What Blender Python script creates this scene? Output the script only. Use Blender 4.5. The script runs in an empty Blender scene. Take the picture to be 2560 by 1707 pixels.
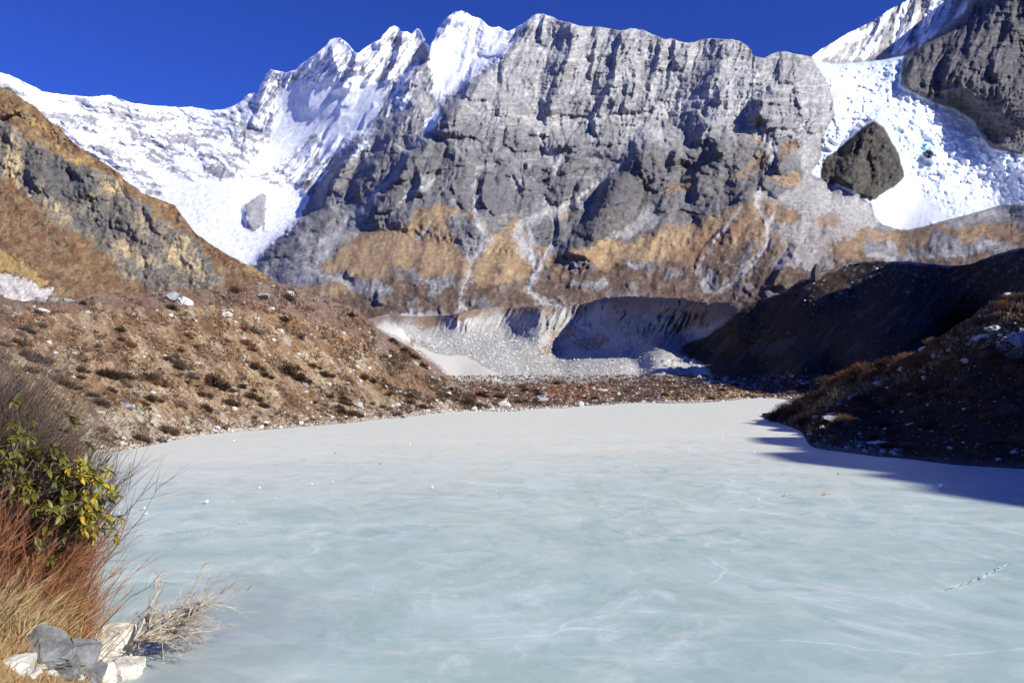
import bpy, bmesh, math, random
import numpy as np
from mathutils import Vector, Matrix
random.seed(7); RNG = np.random.default_rng(7)
SC = bpy.context.scene
COL = SC.collection

# ------------------------------------------------------------------ camera
CAM_H = 4.0; FPX = 1990.0; CX, CY, HOR = 1280.0, 853.5, 955.0
PITCH = math.atan((HOR - CY) / FPX)
cam_d = bpy.data.cameras.new('camera'); cam_d.sensor_width = 36.0; cam_d.lens = FPX / 2560 * 36
cam_d.clip_start = 0.1; cam_d.clip_end = 40000
cam = bpy.data.objects.new('camera', cam_d); COL.objects.link(cam)
cam.location = (0, 0, CAM_H); cam.rotation_euler = (math.pi / 2 + PITCH, 0, 0)
SC.camera = cam

# ------------------------------------------------------------------ world and sun
SUN = Vector((0.72, -0.47, 0.52)).normalized()
elev = math.asin(SUN.z); azim = math.atan2(SUN.x, SUN.y)
W = bpy.data.worlds.new('World'); SC.world = W; W.use_nodes = True
nt = W.node_tree; nt.nodes.clear()
out = nt.nodes.new('ShaderNodeOutputWorld'); bg = nt.nodes.new('ShaderNodeBackground')
sky = nt.nodes.new('ShaderNodeTexSky'); sky.sky_type = 'NISHITA'; sky.sun_disc = False
sky.sun_elevation = elev; sky.sun_rotation = azim; sky.altitude = 3900; sky.air_density = 1.0
sky.dust_density = 0.0; sky.ozone_density = 4.0
tint = nt.nodes.new('ShaderNodeMixRGB'); tint.blend_type = 'MULTIPLY'; tint.inputs[0].default_value = 1
tint.inputs[2].default_value = (0.44, 0.68, 1.85, 1)
nt.links.new(sky.outputs[0], tint.inputs[1]); nt.links.new(tint.outputs[0], bg.inputs[0])
bg.inputs[1].default_value = 0.06
nt.links.new(bg.outputs[0], out.inputs[0])
sl = bpy.data.lights.new('sun', 'SUN'); sl.energy = 4.5; sl.angle = math.radians(0.5); sl.color = (1.0, 0.97, 0.87)
so = bpy.data.objects.new('sun', sl); COL.objects.link(so)
so.rotation_euler = SUN.to_track_quat('Z', 'Y').to_euler(); so.location = (60, -40, 80)
SC.view_settings.view_transform = 'Standard'; SC.view_settings.look = 'None'
SC.view_settings.gamma = 1.0; SC.view_settings.use_curve_mapping = False
SC.view_settings.exposure = 0.56

# ------------------------------------------------------------------ helpers
def tag(o, label=None, cat=None, group=None, kind=None):
    if label: o['label'] = label
    if cat: o['category'] = cat
    if group: o['group'] = group
    if kind: o['kind'] = kind
    return o

def empty(name, loc, rz=0.0):
    o = bpy.data.objects.new(name, None); COL.objects.link(o); o.location = loc; o.rotation_euler = (0, 0, rz)
    o.empty_display_size = 0.2
    return o

def obj(name, me, parent=None):
    o = bpy.data.objects.new(name, me); COL.objects.link(o)
    if parent: o.parent = parent
    return o

def mesh_np(name, V, F, mat, col=None, smooth=True):
    """V (n,3), F (m,k) int -> mesh"""
    me = bpy.data.meshes.new(name); V = np.ascontiguousarray(V, np.float32); F = np.ascontiguousarray(F, np.int32)
    k = F.shape[1]
    me.vertices.add(len(V)); me.vertices.foreach_set('co', V.ravel())
    me.loops.add(F.size); me.loops.foreach_set('vertex_index', F.ravel())
    me.polygons.add(len(F)); me.polygons.foreach_set('loop_start', np.arange(0, F.size, k, dtype=np.int32))
    try: me.polygons.foreach_set('loop_total', np.full(len(F), k, np.int32))
    except Exception: pass
    me.polygons.foreach_set('use_smooth', np.full(len(F), smooth, bool))
    if col is not None:
        a = me.color_attributes.new('Col', 'FLOAT_COLOR', 'POINT')
        c = np.ones((len(V), 4), np.float32); c[:, :3] = np.clip(col, 0, 1); a.data.foreach_set('color', c.ravel())
    me.materials.append(mat); me.update(calc_edges=True); me.validate()
    return me

_G = np.random.default_rng(3).random((256, 256)) * 2 * np.pi
_GX, _GY = np.cos(_G), np.sin(_G)
def gn(x, y, seed=0):
    x = x + seed * 37.77; y = y + seed * 91.31
    xi = np.floor(x).astype(np.int64); yi = np.floor(y).astype(np.int64); fx = x - xi; fy = y - yi
    u = fx * fx * fx * (fx * (fx * 6 - 15) + 10); v = fy * fy * fy * (fy * (fy * 6 - 15) + 10)
    a0, a1, b0, b1 = xi & 255, (xi + 1) & 255, yi & 255, (yi + 1) & 255
    def d(i, j, dx, dy): return _GX[i, j] * dx + _GY[i, j] * dy
    n00 = d(a0, b0, fx, fy); n10 = d(a1, b0, fx - 1, fy); n01 = d(a0, b1, fx, fy - 1); n11 = d(a1, b1, fx - 1, fy - 1)
    a = n00 + u * (n10 - n00); b = n01 + u * (n11 - n01)
    return 1.5 * (a + v * (b - a))
def fbm(x, y, lam, octs=4, gain=0.55, seed=0, ay=1.0):
    s = 0; a = 1.0; t = 0
    for i in range(octs):
        s = s + a * gn(x / lam, y / (lam * ay), seed + i * 3); t += a; a *= gain; lam *= 0.5
    return s / t * 1.6
def ridged(x, y, lam, octs=4, gain=0.55, seed=0, ay=1.0):
    s = 0; a = 1.0; t = 0
    for i in range(octs):
        s = s + a * (1 - 2.2 * np.abs(gn(x / lam, y / (lam * ay), seed + i * 3))); t += a; a *= gain; lam *= 0.5
    return s / t
def cell(x, y, lam, seed=0, ay=1.0):
    """worley: returns F1, F2, id"""
    x = x / lam + seed * 13.7; y = y / (lam * ay) + seed * 7.3
    xi = np.floor(x).astype(np.int64); yi = np.floor(y).astype(np.int64)
    f1 = np.full(x.shape, 9.0); f2 = np.full(x.shape, 9.0); cid = np.zeros(x.shape)
    for dx in (-1, 0, 1):
        for dy in (-1, 0, 1):
            a = (xi + dx) & 255; b = (yi + dy) & 255
            px = xi + dx + 0.5 + 0.45 * _GX[a, b]; py = yi + dy + 0.5 + 0.45 * _GY[a, b]
            d = np.hypot(x - px, y - py); m = d < f1
            f2 = np.where(m, f1, np.minimum(f2, d)); cid = np.where(m, _G[a, b] / 6.2832, cid); f1 = np.where(m, d, f1)
    return f1, f2, cid
def facet(x, y, lam, seed=0, ay=1.0, tilt=.9, k=.55):
    """creased, plane faced rock relief (unit wavelength, multiply by lam)"""
    x = x / lam + seed * 13.7; y = y / (lam * ay) + seed * 7.3
    xi = np.floor(x).astype(np.int64); yi = np.floor(y).astype(np.int64); best = np.full(x.shape, -9.0)
    for dx in (-1, 0, 1):
        for dy in (-1, 0, 1):
            a = (xi + dx) & 255; b = (yi + dy) & 255; c = (a * 7 + 31) & 255; e = (b * 5 + 17) & 255
            px = x - (xi + dx + 0.5 + 0.42 * _GX[a, b]); py = y - (yi + dy + 0.5 + 0.42 * _GY[a, b])
            h = .25 * _GX[c, e] + tilt * .55 * (_GX[e, c] * px + _GY[e, c] * py) - k * (px * px + py * py)
            best = np.maximum(best, h)
    return best
def ss(a, b, x):
    t = np.clip((x - a) / (b - a), 0, 1); return t * t * (3 - 2 * t)
def lerp(a, b, t): return a + (b - a) * t
def mixc(col, c, m): return col + (np.asarray(c) - col) * m[..., None]

# masks are drawn on a coarse map of each slope, then blurred and sampled with a warp
CELL = 3.0; OX, OY, NX, NY = -420.0, -330.0, 1200, 700
def _pip(P):
    P = np.asarray(P, float)
    i0 = max(0, int((P[:, 0].min() - OX) / CELL) - 1); i1 = min(NX, int((P[:, 0].max() - OX) / CELL) + 2)
    j0 = max(0, int((P[:, 1].min() - OY) / CELL) - 1); j1 = min(NY, int((P[:, 1].max() - OY) / CELL) + 2)
    X, Y = np.meshgrid(OX + CELL * np.arange(i0, i1), OY + CELL * np.arange(j0, j1)); ins = np.zeros(X.shape, bool)
    n = len(P)
    for k in range(n):
        x0, y0 = P[k]; x1, y1 = P[(k + 1) % n]
        if y0 == y1: continue
        c = ((y0 > Y) != (y1 > Y)) & (X < (x1 - x0) * (Y - y0) / (y1 - y0) + x0); ins ^= c
    return i0, i1, j0, j1, ins
def _box(a, r):
    if r < 1: return a
    for ax in (0, 1):
        for _ in range(2):
            p = np.pad(a, [(r + 1, r) if i == ax else (0, 0) for i in (0, 1)], mode='edge'); c = np.cumsum(p, axis=ax)
            n = a.shape[ax]
            hi = np.take(c, range(2 * r + 1, 2 * r + 1 + n), axis=ax); lo = np.take(c, range(0, n), axis=ax)
            a = (hi - lo) / (2 * r + 1)
    return a
def canvas(polys=(), lines=(), blur=2):
    a = np.zeros((NY, NX), np.float32)
    for P in polys:
        i0, i1, j0, j1, m = _pip(P); s = a[j0:j1, i0:i1]; s[m] = 1
    for pts, wd in lines:                       # wd: width or list of widths
        ws = wd if isinstance(wd, (list, tuple)) else [wd] * len(pts)
        for k in range(len(pts) - 1):
            (x0, y0), (x1, y1) = pts[k], pts[k + 1]; w0, w1 = ws[k] / 2, ws[k + 1] / 2; m = max(w0, w1) + 4
            i0 = max(0, int((min(x0, x1) - m - OX) / CELL)); i1 = min(NX, int((max(x0, x1) + m - OX) / CELL) + 2)
            j0 = max(0, int((min(y0, y1) - m - OY) / CELL)); j1 = min(NY, int((max(y0, y1) + m - OY) / CELL) + 2)
            if i1 <= i0 or j1 <= j0: continue
            X, Y = np.meshgrid(OX + CELL * np.arange(i0, i1), OY + CELL * np.arange(j0, j1))
            L2 = (x1 - x0) ** 2 + (y1 - y0) ** 2 + 1e-6
            t = np.clip(((X - x0) * (x1 - x0) + (Y - y0) * (y1 - y0)) / L2, 0, 1)
            d = np.hypot(X - x0 - t * (x1 - x0), Y - y0 - t * (y1 - y0))
            v = np.clip((w0 + t * (w1 - w0) - d) / CELL + 0.5, 0, 1)
            s = a[j0:j1, i0:i1]; np.maximum(s, v, out=s)
    return _box(a, blur)
def samp(a, X, Y):
    u = np.clip((X - OX) / CELL, 0, NX - 1.001); v = np.clip((Y - OY) / CELL, 0, NY - 1.001)
    i = u.astype(int); j = v.astype(int); fu = u - i; fv = v - j
    return (a[j, i] * (1 - fu) + a[j, i + 1] * fu) * (1 - fv) + (a[j + 1, i] * (1 - fu) + a[j + 1, i + 1] * fu) * fv

class TPS:
    def __init__(s, pts, vals, lam=1e-4):
        s.P = np.asarray(pts, float) / 1000; n = len(s.P); K = s.k(np.hypot(*(s.P[:, None] - s.P[None]).transpose(2, 0, 1)))
        A = np.zeros((n + 3, n + 3)); A[:n, :n] = K + lam * np.eye(n); A[:n, n] = 1; A[:n, n + 1:] = s.P; A[n:, :n] = A[:n, n:].T
        s.w = np.linalg.solve(A, np.r_[vals, 0, 0, 0])
    @staticmethod
    def k(r): return r * r * np.log(r + 1e-9)
    def __call__(s, X, Y):
        x = np.asarray(X, float) / 1000; y = np.asarray(Y, float) / 1000; n = len(s.P)
        o = s.w[n] + s.w[n + 1] * x + s.w[n + 2] * y
        for i in range(n): o = o + s.w[i] * s.k(np.hypot(x - s.P[i, 0], y - s.P[i, 1]))
        return o

def world(X, Y, D):
    a = (X - CX) / FPX; b = (CY - Y) / FPX
    ry = math.cos(PITCH) - math.sin(PITCH) * b; rz = math.sin(PITCH) + math.cos(PITCH) * b
    s = D / ry
    return np.stack([a * s, D + 0 * s, CAM_H + rz * s], -1)
def iz(z, Y):  # forward distance at which height z is seen at row Y
    return (CAM_H - z) * FPX / (Y - HOR)

def T(ox, oy, s):
    return lambda *a: [(ox + a[i] / s, oy + a[i + 1] / s) for i in range(0, len(a), 2)]
Z1 = T(0, 0, 2.24); Z2 = T(800, 0, 2.24); Z3 = T(1660, 0, 2.24); Z4 = T(0, 600, 2.6133); Z5 = T(800, 600, 2.6133)
Z6 = T(1660, 600, 2.6133); Z7 = T(0, 1000, 2.217); ZA = T(1000, 350, 2.94); ZB = T(500, 350, 3.337)
ZC = T(1700, 450, 2.735); ZD = T(0, 200, 2.8)

def spur(X, Y, pts, A, wl, wr, fade=30):
    """a rib running down the slope, steep on its left flank, gentle on its right"""
    P = np.asarray(pts, float); P = P[np.argsort(P[:, 1])]
    s = X - np.interp(Y, P[:, 1], P[:, 0])
    h = np.where(s < 0, 1 + s / wl, 1 - s / wr); h = np.clip(h, 0, 1)
    return A * h * ss(P[0, 1] - fade, P[0, 1] + fade * .3, Y) * (1 - ss(P[-1, 1] - fade * .3, P[-1, 1] + fade, Y))

# ------------------------------------------------------------------ materials
def ground_mat(name, rough=0.92, spec=0.15, scale=1.0, var=0.25, bump=0.0, bscale=None, bdist=0.1):
    m = bpy.data.materials.new(name); m.use_nodes = True; n = m.node_tree; n.nodes.clear()
    o = n.nodes.new('ShaderNodeOutputMaterial'); p = n.nodes.new('ShaderNodeBsdfPrincipled')
    n.links.new(p.outputs[0], o.inputs[0]); p.inputs['Roughness'].default_value = rough
    p.inputs['Specular IOR Level'].default_value = spec
    at = n.nodes.new('ShaderNodeAttribute'); at.attribute_name = 'Col'
    tc = n.nodes.new('ShaderNodeTexCoord'); nz = n.nodes.new('ShaderNodeTexNoise'); nz.inputs['Scale'].default_value = scale
    nz.inputs['Detail'].default_value = 6; nz.inputs['Roughness'].default_value = 0.7
    n.links.new(tc.outputs['Object'], nz.inputs['Vector'])
    mr = n.nodes.new('ShaderNodeMapRange'); mr.inputs[1].default_value = 0.3; mr.inputs[2].default_value = 0.7
    mr.inputs[3].default_value = 1 - var; mr.inputs[4].default_value = 1 + var
    n.links.new(nz.outputs[0], mr.inputs[0])
    mx = n.nodes.new('ShaderNodeVectorMath'); mx.operation = 'MULTIPLY'
    n.links.new(at.outputs['Color'], mx.inputs[0]); n.links.new(mr.outputs[0], mx.inputs[1])
    n.links.new(mx.outputs[0], p.inputs['Base Color'])
    if bump:
        b = n.nodes.new('ShaderNodeBump'); b.inputs['Strength'].default_value = bump; b.inputs['Distance'].default_value = bdist
        nb = n.nodes.new('ShaderNodeTexNoise'); nb.inputs['Scale'].default_value = bscale or scale; nb.inputs['Detail'].default_value = 8
        nb.inputs['Roughness'].default_value = .65
        n.links.new(tc.outputs['Object'], nb.inputs['Vector']); n.links.new(nb.outputs[0], b.inputs['Height'])
        n.links.new(b.outputs[0], p.inputs['Normal'])
    return m

def simple_mat(name, c1, c2, scale=3.0, rough=0.9, spec=0.2, bump=0.3, bdist=0.02, rand=0.0, transl=0.0, det=6):
    """noise mix of two colours, optional per-object brightness"""
    m = bpy.data.materials.new(name); m.use_nodes = True; n = m.node_tree; n.nodes.clear()
    o = n.nodes.new('ShaderNodeOutputMaterial'); p = n.nodes.new('ShaderNodeBsdfPrincipled')
    p.inputs['Roughness'].default_value = rough; p.inputs['Specular IOR Level'].default_value = spec
    tc = n.nodes.new('ShaderNodeTexCoord'); nz = n.nodes.new('ShaderNodeTexNoise'); nz.inputs['Scale'].default_value = scale
    nz.inputs['Detail'].default_value = det; nz.inputs['Roughness'].default_value = .7; n.links.new(tc.outputs['Object'], nz.inputs['Vector'])
    cr = n.nodes.new('ShaderNodeValToRGB'); cr.color_ramp.elements[0].position = .36; cr.color_ramp.elements[1].position = .62
    cr.color_ramp.elements[0].color = (*c1, 1); cr.color_ramp.elements[1].color = (*c2, 1)
    n.links.new(nz.outputs[0], cr.inputs[0]); last = cr.outputs[0]
    if rand:
        oi = n.nodes.new('ShaderNodeObjectInfo'); mr = n.nodes.new('ShaderNodeMapRange')
        mr.inputs[3].default_value = 1 - rand; mr.inputs[4].default_value = 1 + rand; n.links.new(oi.outputs['Random'], mr.inputs[0])
        mx = n.nodes.new('ShaderNodeVectorMath'); mx.operation = 'MULTIPLY'; n.links.new(last, mx.inputs[0]); n.links.new(mr.outputs[0], mx.inputs[1]); last = mx.outputs[0]
    n.links.new(last, p.inputs['Base Color'])
    if bump:
        b = n.nodes.new('ShaderNodeBump'); b.inputs['Strength'].default_value = bump; b.inputs['Distance'].default_value = bdist
        n.links.new(nz.outputs[0], b.inputs['Height']); n.links.new(b.outputs[0], p.inputs['Normal'])
    if transl:
        tr = n.nodes.new('ShaderNodeBsdfTranslucent'); ms = n.nodes.new('ShaderNodeMixShader'); ms.inputs[0].default_value = transl
        n.links.new(last, tr.inputs[0]); n.links.new(p.outputs[0], ms.inputs[1]); n.links.new(tr.outputs[0], ms.inputs[2]); n.links.new(ms.outputs[0], o.inputs[0])
    else: n.links.new(p.outputs[0], o.inputs[0])
    return m

# ------------------------------------------------------------------ slope sheets
def sheet(xs, top, bot, ny, depth, power=1.0, back=8, backstep=0.05):
    """grid (columns xs, rows from the foot to the crest) -> X, Y, world positions, incl. rows that fall away behind the crest"""
    t = np.linspace(0, 1, ny) ** power
    X = np.broadcast_to(xs[None], (ny, len(xs))); tp = top(xs)[None]; bt = bot(xs)[None]
    Y = bt + (tp - bt) * t[:, None]
    D = depth(X, Y); P = world(X, Y, D)
    rows = [P]; last = P[-1]
    dirn = last.copy(); dirn[:, 2] = 0; dirn /= np.linalg.norm(dirn, axis=1)[:, None]
    for k in range(1, back + 1):
        st = D[-1][:, None] * backstep * k
        q = last + dirn * st * 0.8; q[:, 2] -= (st[:, 0] * (0.25 + 0.07 * k)); rows.append(q[None])
    P = np.concatenate(rows, 0)
    Xf = np.concatenate([X] + [X[-1:]] * back, 0); Yf = np.concatenate([Y] + [Y[-1:]] * back, 0)
    return Xf, Yf, P
def quads(ny, nx):
    i = np.arange(ny * nx).reshape(ny, nx)
    return np.stack([i[:-1, :-1], i[:-1, 1:], i[1:, 1:], i[1:, :-1]], -1).reshape(-1, 4)
def build_sheet(X, Y, P, col, mat, parts):
    """parts: list of (name, bool mask on vertices); first match wins, last catches the rest"""
    ny, nx = X.shape; F = quads(ny, nx); V = P.reshape(-1, 3); C = col.reshape(-1, 3)
    lab = np.full(ny * nx, len(parts) - 1)
    for k in range(len(parts) - 1, -1, -1):
        m = parts[k][1]
        if m is not None: lab[m.ravel()] = k
    fl = lab[F[:, 0]]; res = []
    for k, pr in enumerate(parts):
        f = F[fl == k]
        if not len(f): continue
        u, inv = np.unique(f, return_inverse=True)
        o = obj(pr[0], mesh_np(pr[0], V[u], inv.reshape(f.shape), pr[2] if len(pr) > 2 else mat, C[u])); res.append(o)
    return res
# ================================================================== the mountain range (several kilometres away)
SKY = Z1(0,405, 60,425, 200,490, 240,515, 400,535, 500,543, 570,538, 620,535, 680,555, 740,578, 840,590, 900,592, 1000,603, 1070,598,
         1110,605, 1180,618, 1250,612, 1300,597, 1350,570, 1375,540, 1400,525, 1446,520, 1455,480, 1475,450, 1490,415, 1515,390, 1560,398,
         1600,408, 1650,395, 1690,358, 1760,310, 1820,262, 1845,225, 1880,212, 1910,215, 1940,240, 1985,290) + \
      Z2(200,298, 215,298, 260,262, 300,240, 340,220, 350,200, 385,160, 415,145, 440,155, 455,180, 490,180, 515,195, 530,172, 545,162,
         560,170, 580,210, 607,262, 620,250, 640,220, 655,165, 690,120, 720,90, 760,68, 790,62, 820,70, 850,90, 880,100, 910,115, 940,145,
         960,155, 1000,150, 1050,178, 1080,165, 1130,140, 1160,118, 1195,90, 1210,80, 1250,78, 1290,92, 1340,115, 1400,130, 1450,142,
         1500,150, 1570,150, 1620,160, 1680,172, 1740,160, 1800,168, 1850,188, 1900,208) + \
      Z3(0,222, 40,215, 90,235, 160,240, 210,225, 260,215, 310,220, 350,225, 385,222, 430,235, 470,262, 495,295, 500,315, 560,325, 600,305,
         640,290, 680,288, 720,300, 790,312, 820,318, 850,298, 880,275, 960,230, 1040,180, 1150,130, 1220,85, 1260,55, 1310,30, 1370,0) + \
      [(2330, -30), (2420, -42), (2560, -30), (2620, 60), (2700, 180), (2900, 330)]
SKY = np.array([(-300, 60)] + SKY); SKY = SKY[np.argsort(SKY[:, 0], kind='stable')]
def sky_top(x): return np.interp(x, SKY[:, 0], SKY[:, 1]) + 1.6 * fbm(x, x * 0, 16, 3, .7, 5)

_c = [(-300,60,7000),(0,180,7000),(300,240,7500),(530,275,7900),(650,230,7200),(830,95,6500),(-300,500,5200),(250,400,6000),(500,480,5000),
      (600,470,4900),(640,640,3300),(400,620,4000),(-300,840,3000),(300,840,2600),(740,500,4700),(980,90,6200),(1040,110,6100),
      (1150,30,5700),(1270,80,5500),(1350,40,5300),(1600,75,4800),(1880,110,4300),(1990,140,4200),(1150,230,4700),(1150,300,4000),
      (1350,380,3550),(1600,250,3950),(1900,260,3450),(1750,420,3000),(1350,560,2650),(1000,600,2650),(850,560,3300),(830,650,2500),
      (1700,560,2350),(2000,450,2800),(720,780,1900),(900,740,1900),(1250,740,1600),(1600,740,1480),(1900,680,1500),(1150,785,1480),
      (1900,840,1150),(1200,840,1250),(2050,520,2300),(2250,575,2350),(2500,510,2800),(2300,300,3750),(2150,170,4700),(2060,160,4300),
      (2500,400,3500),(2100,300,3300),(2350,620,1500),(2560,560,1700),(2900,560,1800),(2560,680,1150),(2350,700,1100),(2900,400,3600),
      (2300,0,5600),(2560,-170,5600),(2900,-260,5600),(2900,800,900),(2000,620,1650),(2150,640,1500)]
_far = TPS([(a, b) for a, b, d in _c], [1000.0 / d for a, b, d in _c], 2e-3)
_dk = [(2260,140,4550),(2250,230,4000),(2400,280,3660),(2560,380,3480),(2560,0,4700),(2450,-80,5100),(2900,-200,5000),(2900,420,3500),(2420,30,4900)]
_dark = TPS([(a, b) for a, b, d in _dk], [1000.0 / d for a, b, d in _dk], 2e-3)

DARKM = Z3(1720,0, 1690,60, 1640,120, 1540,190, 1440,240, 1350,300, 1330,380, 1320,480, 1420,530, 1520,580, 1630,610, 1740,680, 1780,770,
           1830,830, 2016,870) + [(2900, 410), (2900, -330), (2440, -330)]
GLAC = Z3(810,322, 880,348, 960,362, 1060,352, 1200,340, 1345,305) + DARKM[6:15] + [(2900, 520)] + \
       Z3(2016,1140, 1900,1145, 1760,1185, 1570,1235, 1450,1270, 1340,1290, 1220,1255, 1180,1200, 1165,1140, 1100,1110, 1000,1060, 900,1015, 825,972,
          880,880, 890,800, 905,740, 960,640, 945,560, 935,500, 900,430, 860,370)
ISLE = Z3(1185,672, 1240,720, 1275,790, 1320,860, 1335,930, 1350,1000, 1260,1060, 1180,1118, 1100,1100, 1000,1040, 900,1010, 870,985, 890,900,
          980,830, 1060,760, 1120,710)
SPEAK = Z3(815,330, 880,352, 960,362, 1060,352, 1200,340, 1345,305, 1440,240, 1540,190, 1640,120, 1690,60, 1720,0) + [(2440, -330), (2000, -330), (2020, 120)]
BASIN = Z1(1000,1000, 1120,1010, 1240,990, 1300,1000, 1400,990, 1500,1015, 1600,1045, 1680,1030, 1720,1110, 1700,1200, 1600,1310, 1500,1400, 1420,1490,
           1000,1490, 600,1490, 900,1100)
HUMP = Z1(1365,1210, 1385,1150, 1420,1100, 1460,1085, 1500,1110, 1490,1160, 1500,1200, 1475,1260, 1430,1300, 1390,1290, 1368,1250)
# grey mountain that stands in front of the snow wall
FRONT = ZB(470,1050, 640,860, 715,800, 860,660, 1010,540, 1012,450, 1100,300, 1190,170, 1290,20) + \
        Z2(400,660, 480,600, 560,560, 640,640, 700,590, 800,500, 860,440, 1000,320, 1100,240, 1190,85) + [(1340,-20), (2030,-20), (2030,150)] + \
        Z3(945,560, 960,640, 905,740, 880,870, 825,975, 1165,1140, 1220,1255) + [(2300,600), (2900,560), (2900,900), (560,900), (560,720)]
BUTT = Z2(680,620, 740,570, 830,470, 930,450, 940,520, 1010,560, 1100,600, 1250,700, 1400,780, 1700,840, 1900,900, 1500,1500, 300,1250, 200,1180, 330,1100,
          440,980, 450,900, 560,780, 640,740)
LOWBUTT = ZA(1640,200, 1780,60, 1900,40, 2070,60, 2352,0, 2700,0, 3100,300, 3100,600, 2300,700, 1700,900, 1150,860, 1240,740, 1400,560, 1440,500, 1540,290)

_m = {}
_m['front'] = canvas([FRONT], blur=3); _m['darkw'] = canvas([DARKM], blur=26); _m['dark'] = canvas([DARKM], blur=2); _m['glac'] = canvas([GLAC], blur=1)
_m['isle'] = canvas([ISLE], blur=2); _m['speak'] = canvas([SPEAK], blur=2); _m['basin'] = canvas([BASIN], blur=3)
_m['hump'] = canvas([HUMP], blur=2); _m['butt'] = canvas([BUTT], blur=4); _m['lowb'] = canvas([LOWBUTT], blur=5)
# grass and scrub on the lower slopes
GRASS = ZB(900,1130, 1060,1000, 1180,880, 1330,770, 1480,720, 1570,700, 1700,640, 1880,560, 2002,560) + \
        ZA(200,490, 320,450, 420,480, 560,560, 600,620, 700,660, 820,600, 920,590, 1000,800, 1130,860, 1260,760, 1400,800, 1500,680, 1640,780, 1850,640,
           2000,620, 2120,640, 2352,560) + Z3(520,1080, 640,1130, 820,1180, 980,1230, 1080,1290) + [(2200,575), (2400,560), (2900,560), (2900,900), (600,900), (600,760)]
GR2 = [Z3(0,1080, 60,1040, 160,1010, 150,1050, 0,1095), Z3(0,915, 110,905, 70,930, 0,930), Z3(430,760, 540,770, 580,830, 540,800, 450,790),
       Z3(500,870, 580,860, 570,900, 500,960, 430,1010, 360,1000, 440,940), Z3(640,800, 760,790, 770,830, 700,850, 690,900, 650,880),
       Z3(600,980, 740,960, 780,1040, 640,1060, 570,1010), ZA(200,490, 330,450, 500,540, 340,560, 200,560),
       ZA(1100,520, 1240,490, 1420,490, 1300,500, 1180,580, 1110,580), ZA(1860,400, 2130,310, 2352,270, 2352,290, 2160,330, 1900,410)]
ROCKIN = [ZA(330,560, 420,520, 560,620, 600,680, 700,690, 560,860, 370,820, 480,760, 350,660), ZA(90,1010, 480,990, 400,1080, 260,1160, 200,1100),
          ZA(960,580, 1130,580, 1110,720, 980,720), ZA(1260,760, 1300,520, 1550,300, 1900,500, 1820,640, 1640,760, 1340,780),
          ZA(1960,560, 2210,580, 2200,640, 2060,660), ZA(700,900, 870,910, 860,960, 750,980), ZA(1640,880, 1820,870, 1860,940, 1640,960),
          ZA(1940,960, 2060,950, 2120,1010, 1960,1030), ZA(1210,1010, 1500,1010, 1600,1050, 1330,1080, 1220,1080), ZA(2200,960, 2330,950, 2330,1110, 2210,1120),
          ZB(1200,1170, 1400,1180, 1640,1240, 1640,1290, 1400,1310, 1200,1230), ZB(880,1130, 1240,1060, 1220,1180, 850,1200, 660,1190, 480,1060, 900,1000),
          ZA(1150,870, 1500,860, 1440,940, 1250,960), ZC(1690,380, 1960,370, 1900,420, 1700,470), ZC(1930,430, 2200,420, 2300,460, 2000,520, 1500,560, 1560,480),
          ZC(1250,440, 1500,440, 1480,560, 1250,500), ZC(0,280, 130,280, 120,340, 20,340)]
_m['grass'] = canvas([GRASS], blur=6); _m['gr2'] = canvas(GR2, blur=2); _m['rockin'] = canvas(ROCKIN, blur=3)
# darker scrub belt at the foot
SCRUB = ZA(0,1000, 500,1000, 700,900, 960,1000, 1150,860, 1450,820, 1650,860, 2000,900, 2352,700) + [(1950,650), (2100,640), (2900,560), (2900,900), (700,900), (700,790)]
_m['scrub'] = canvas([SCRUB], blur=12)
RED = [ZC(1560,520, 1800,450, 2000,380, 2200,350, 2352,350, 2352,400, 2200,400, 1960,410, 1750,500, 1620,550), ZC(1120,580, 1200,480, 1260,430, 1160,420, 1060,480),
       ZC(960,230, 1080,220, 1120,330, 960,360, 900,320), ZC(0,420, 200,330, 420,280, 380,420, 120,600, 0,560), ZC(560,180, 640,190, 620,300, 570,280)]
_m['red'] = canvas(RED, blur=4)
DUSTP = [ZB(900,880, 1200,790, 1420,720, 1440,780, 1250,910, 1130,880, 930,900), ZB(1180,1000, 1250,920, 1290,960, 1200,1060),
         ZA(320,610, 360,640, 420,770, 390,760, 340,680), ZA(190,1150, 215,1160, 270,1270, 220,1275), ZA(900,145, 960,110, 1080,95, 1290,80, 1170,110, 1100,140, 960,150),
         ZA(1430,70, 1560,130, 1490,160, 1400,190, 1330,200, 1400,140), ZA(560,200, 700,150, 760,180, 640,220, 540,260), ZB(1400,350, 1560,330, 1480,420),
         Z3(780,1010, 830,970, 960,1040, 1170,1140, 1200,1260, 1060,1290, 700,1180, 640,1120), Z3(790,740, 930,720, 870,860, 870,930, 800,980, 760,880, 780,800),
         ZC(480,130, 540,70, 690,150, 650,200, 560,140), ZC(600,300, 900,240, 1060,120, 1300,160, 1360,300, 1100,420, 900,600, 620,600, 500,600, 840,420, 700,430),
         ZA(1850,420, 1900,440, 1900,620, 1600,740, 1500,720, 1750,600), ZC(790,560, 830,430, 1060,560, 1040,610, 900,640, 820,580)]
_m['dust'] = canvas(DUSTP, blur=3)
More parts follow.
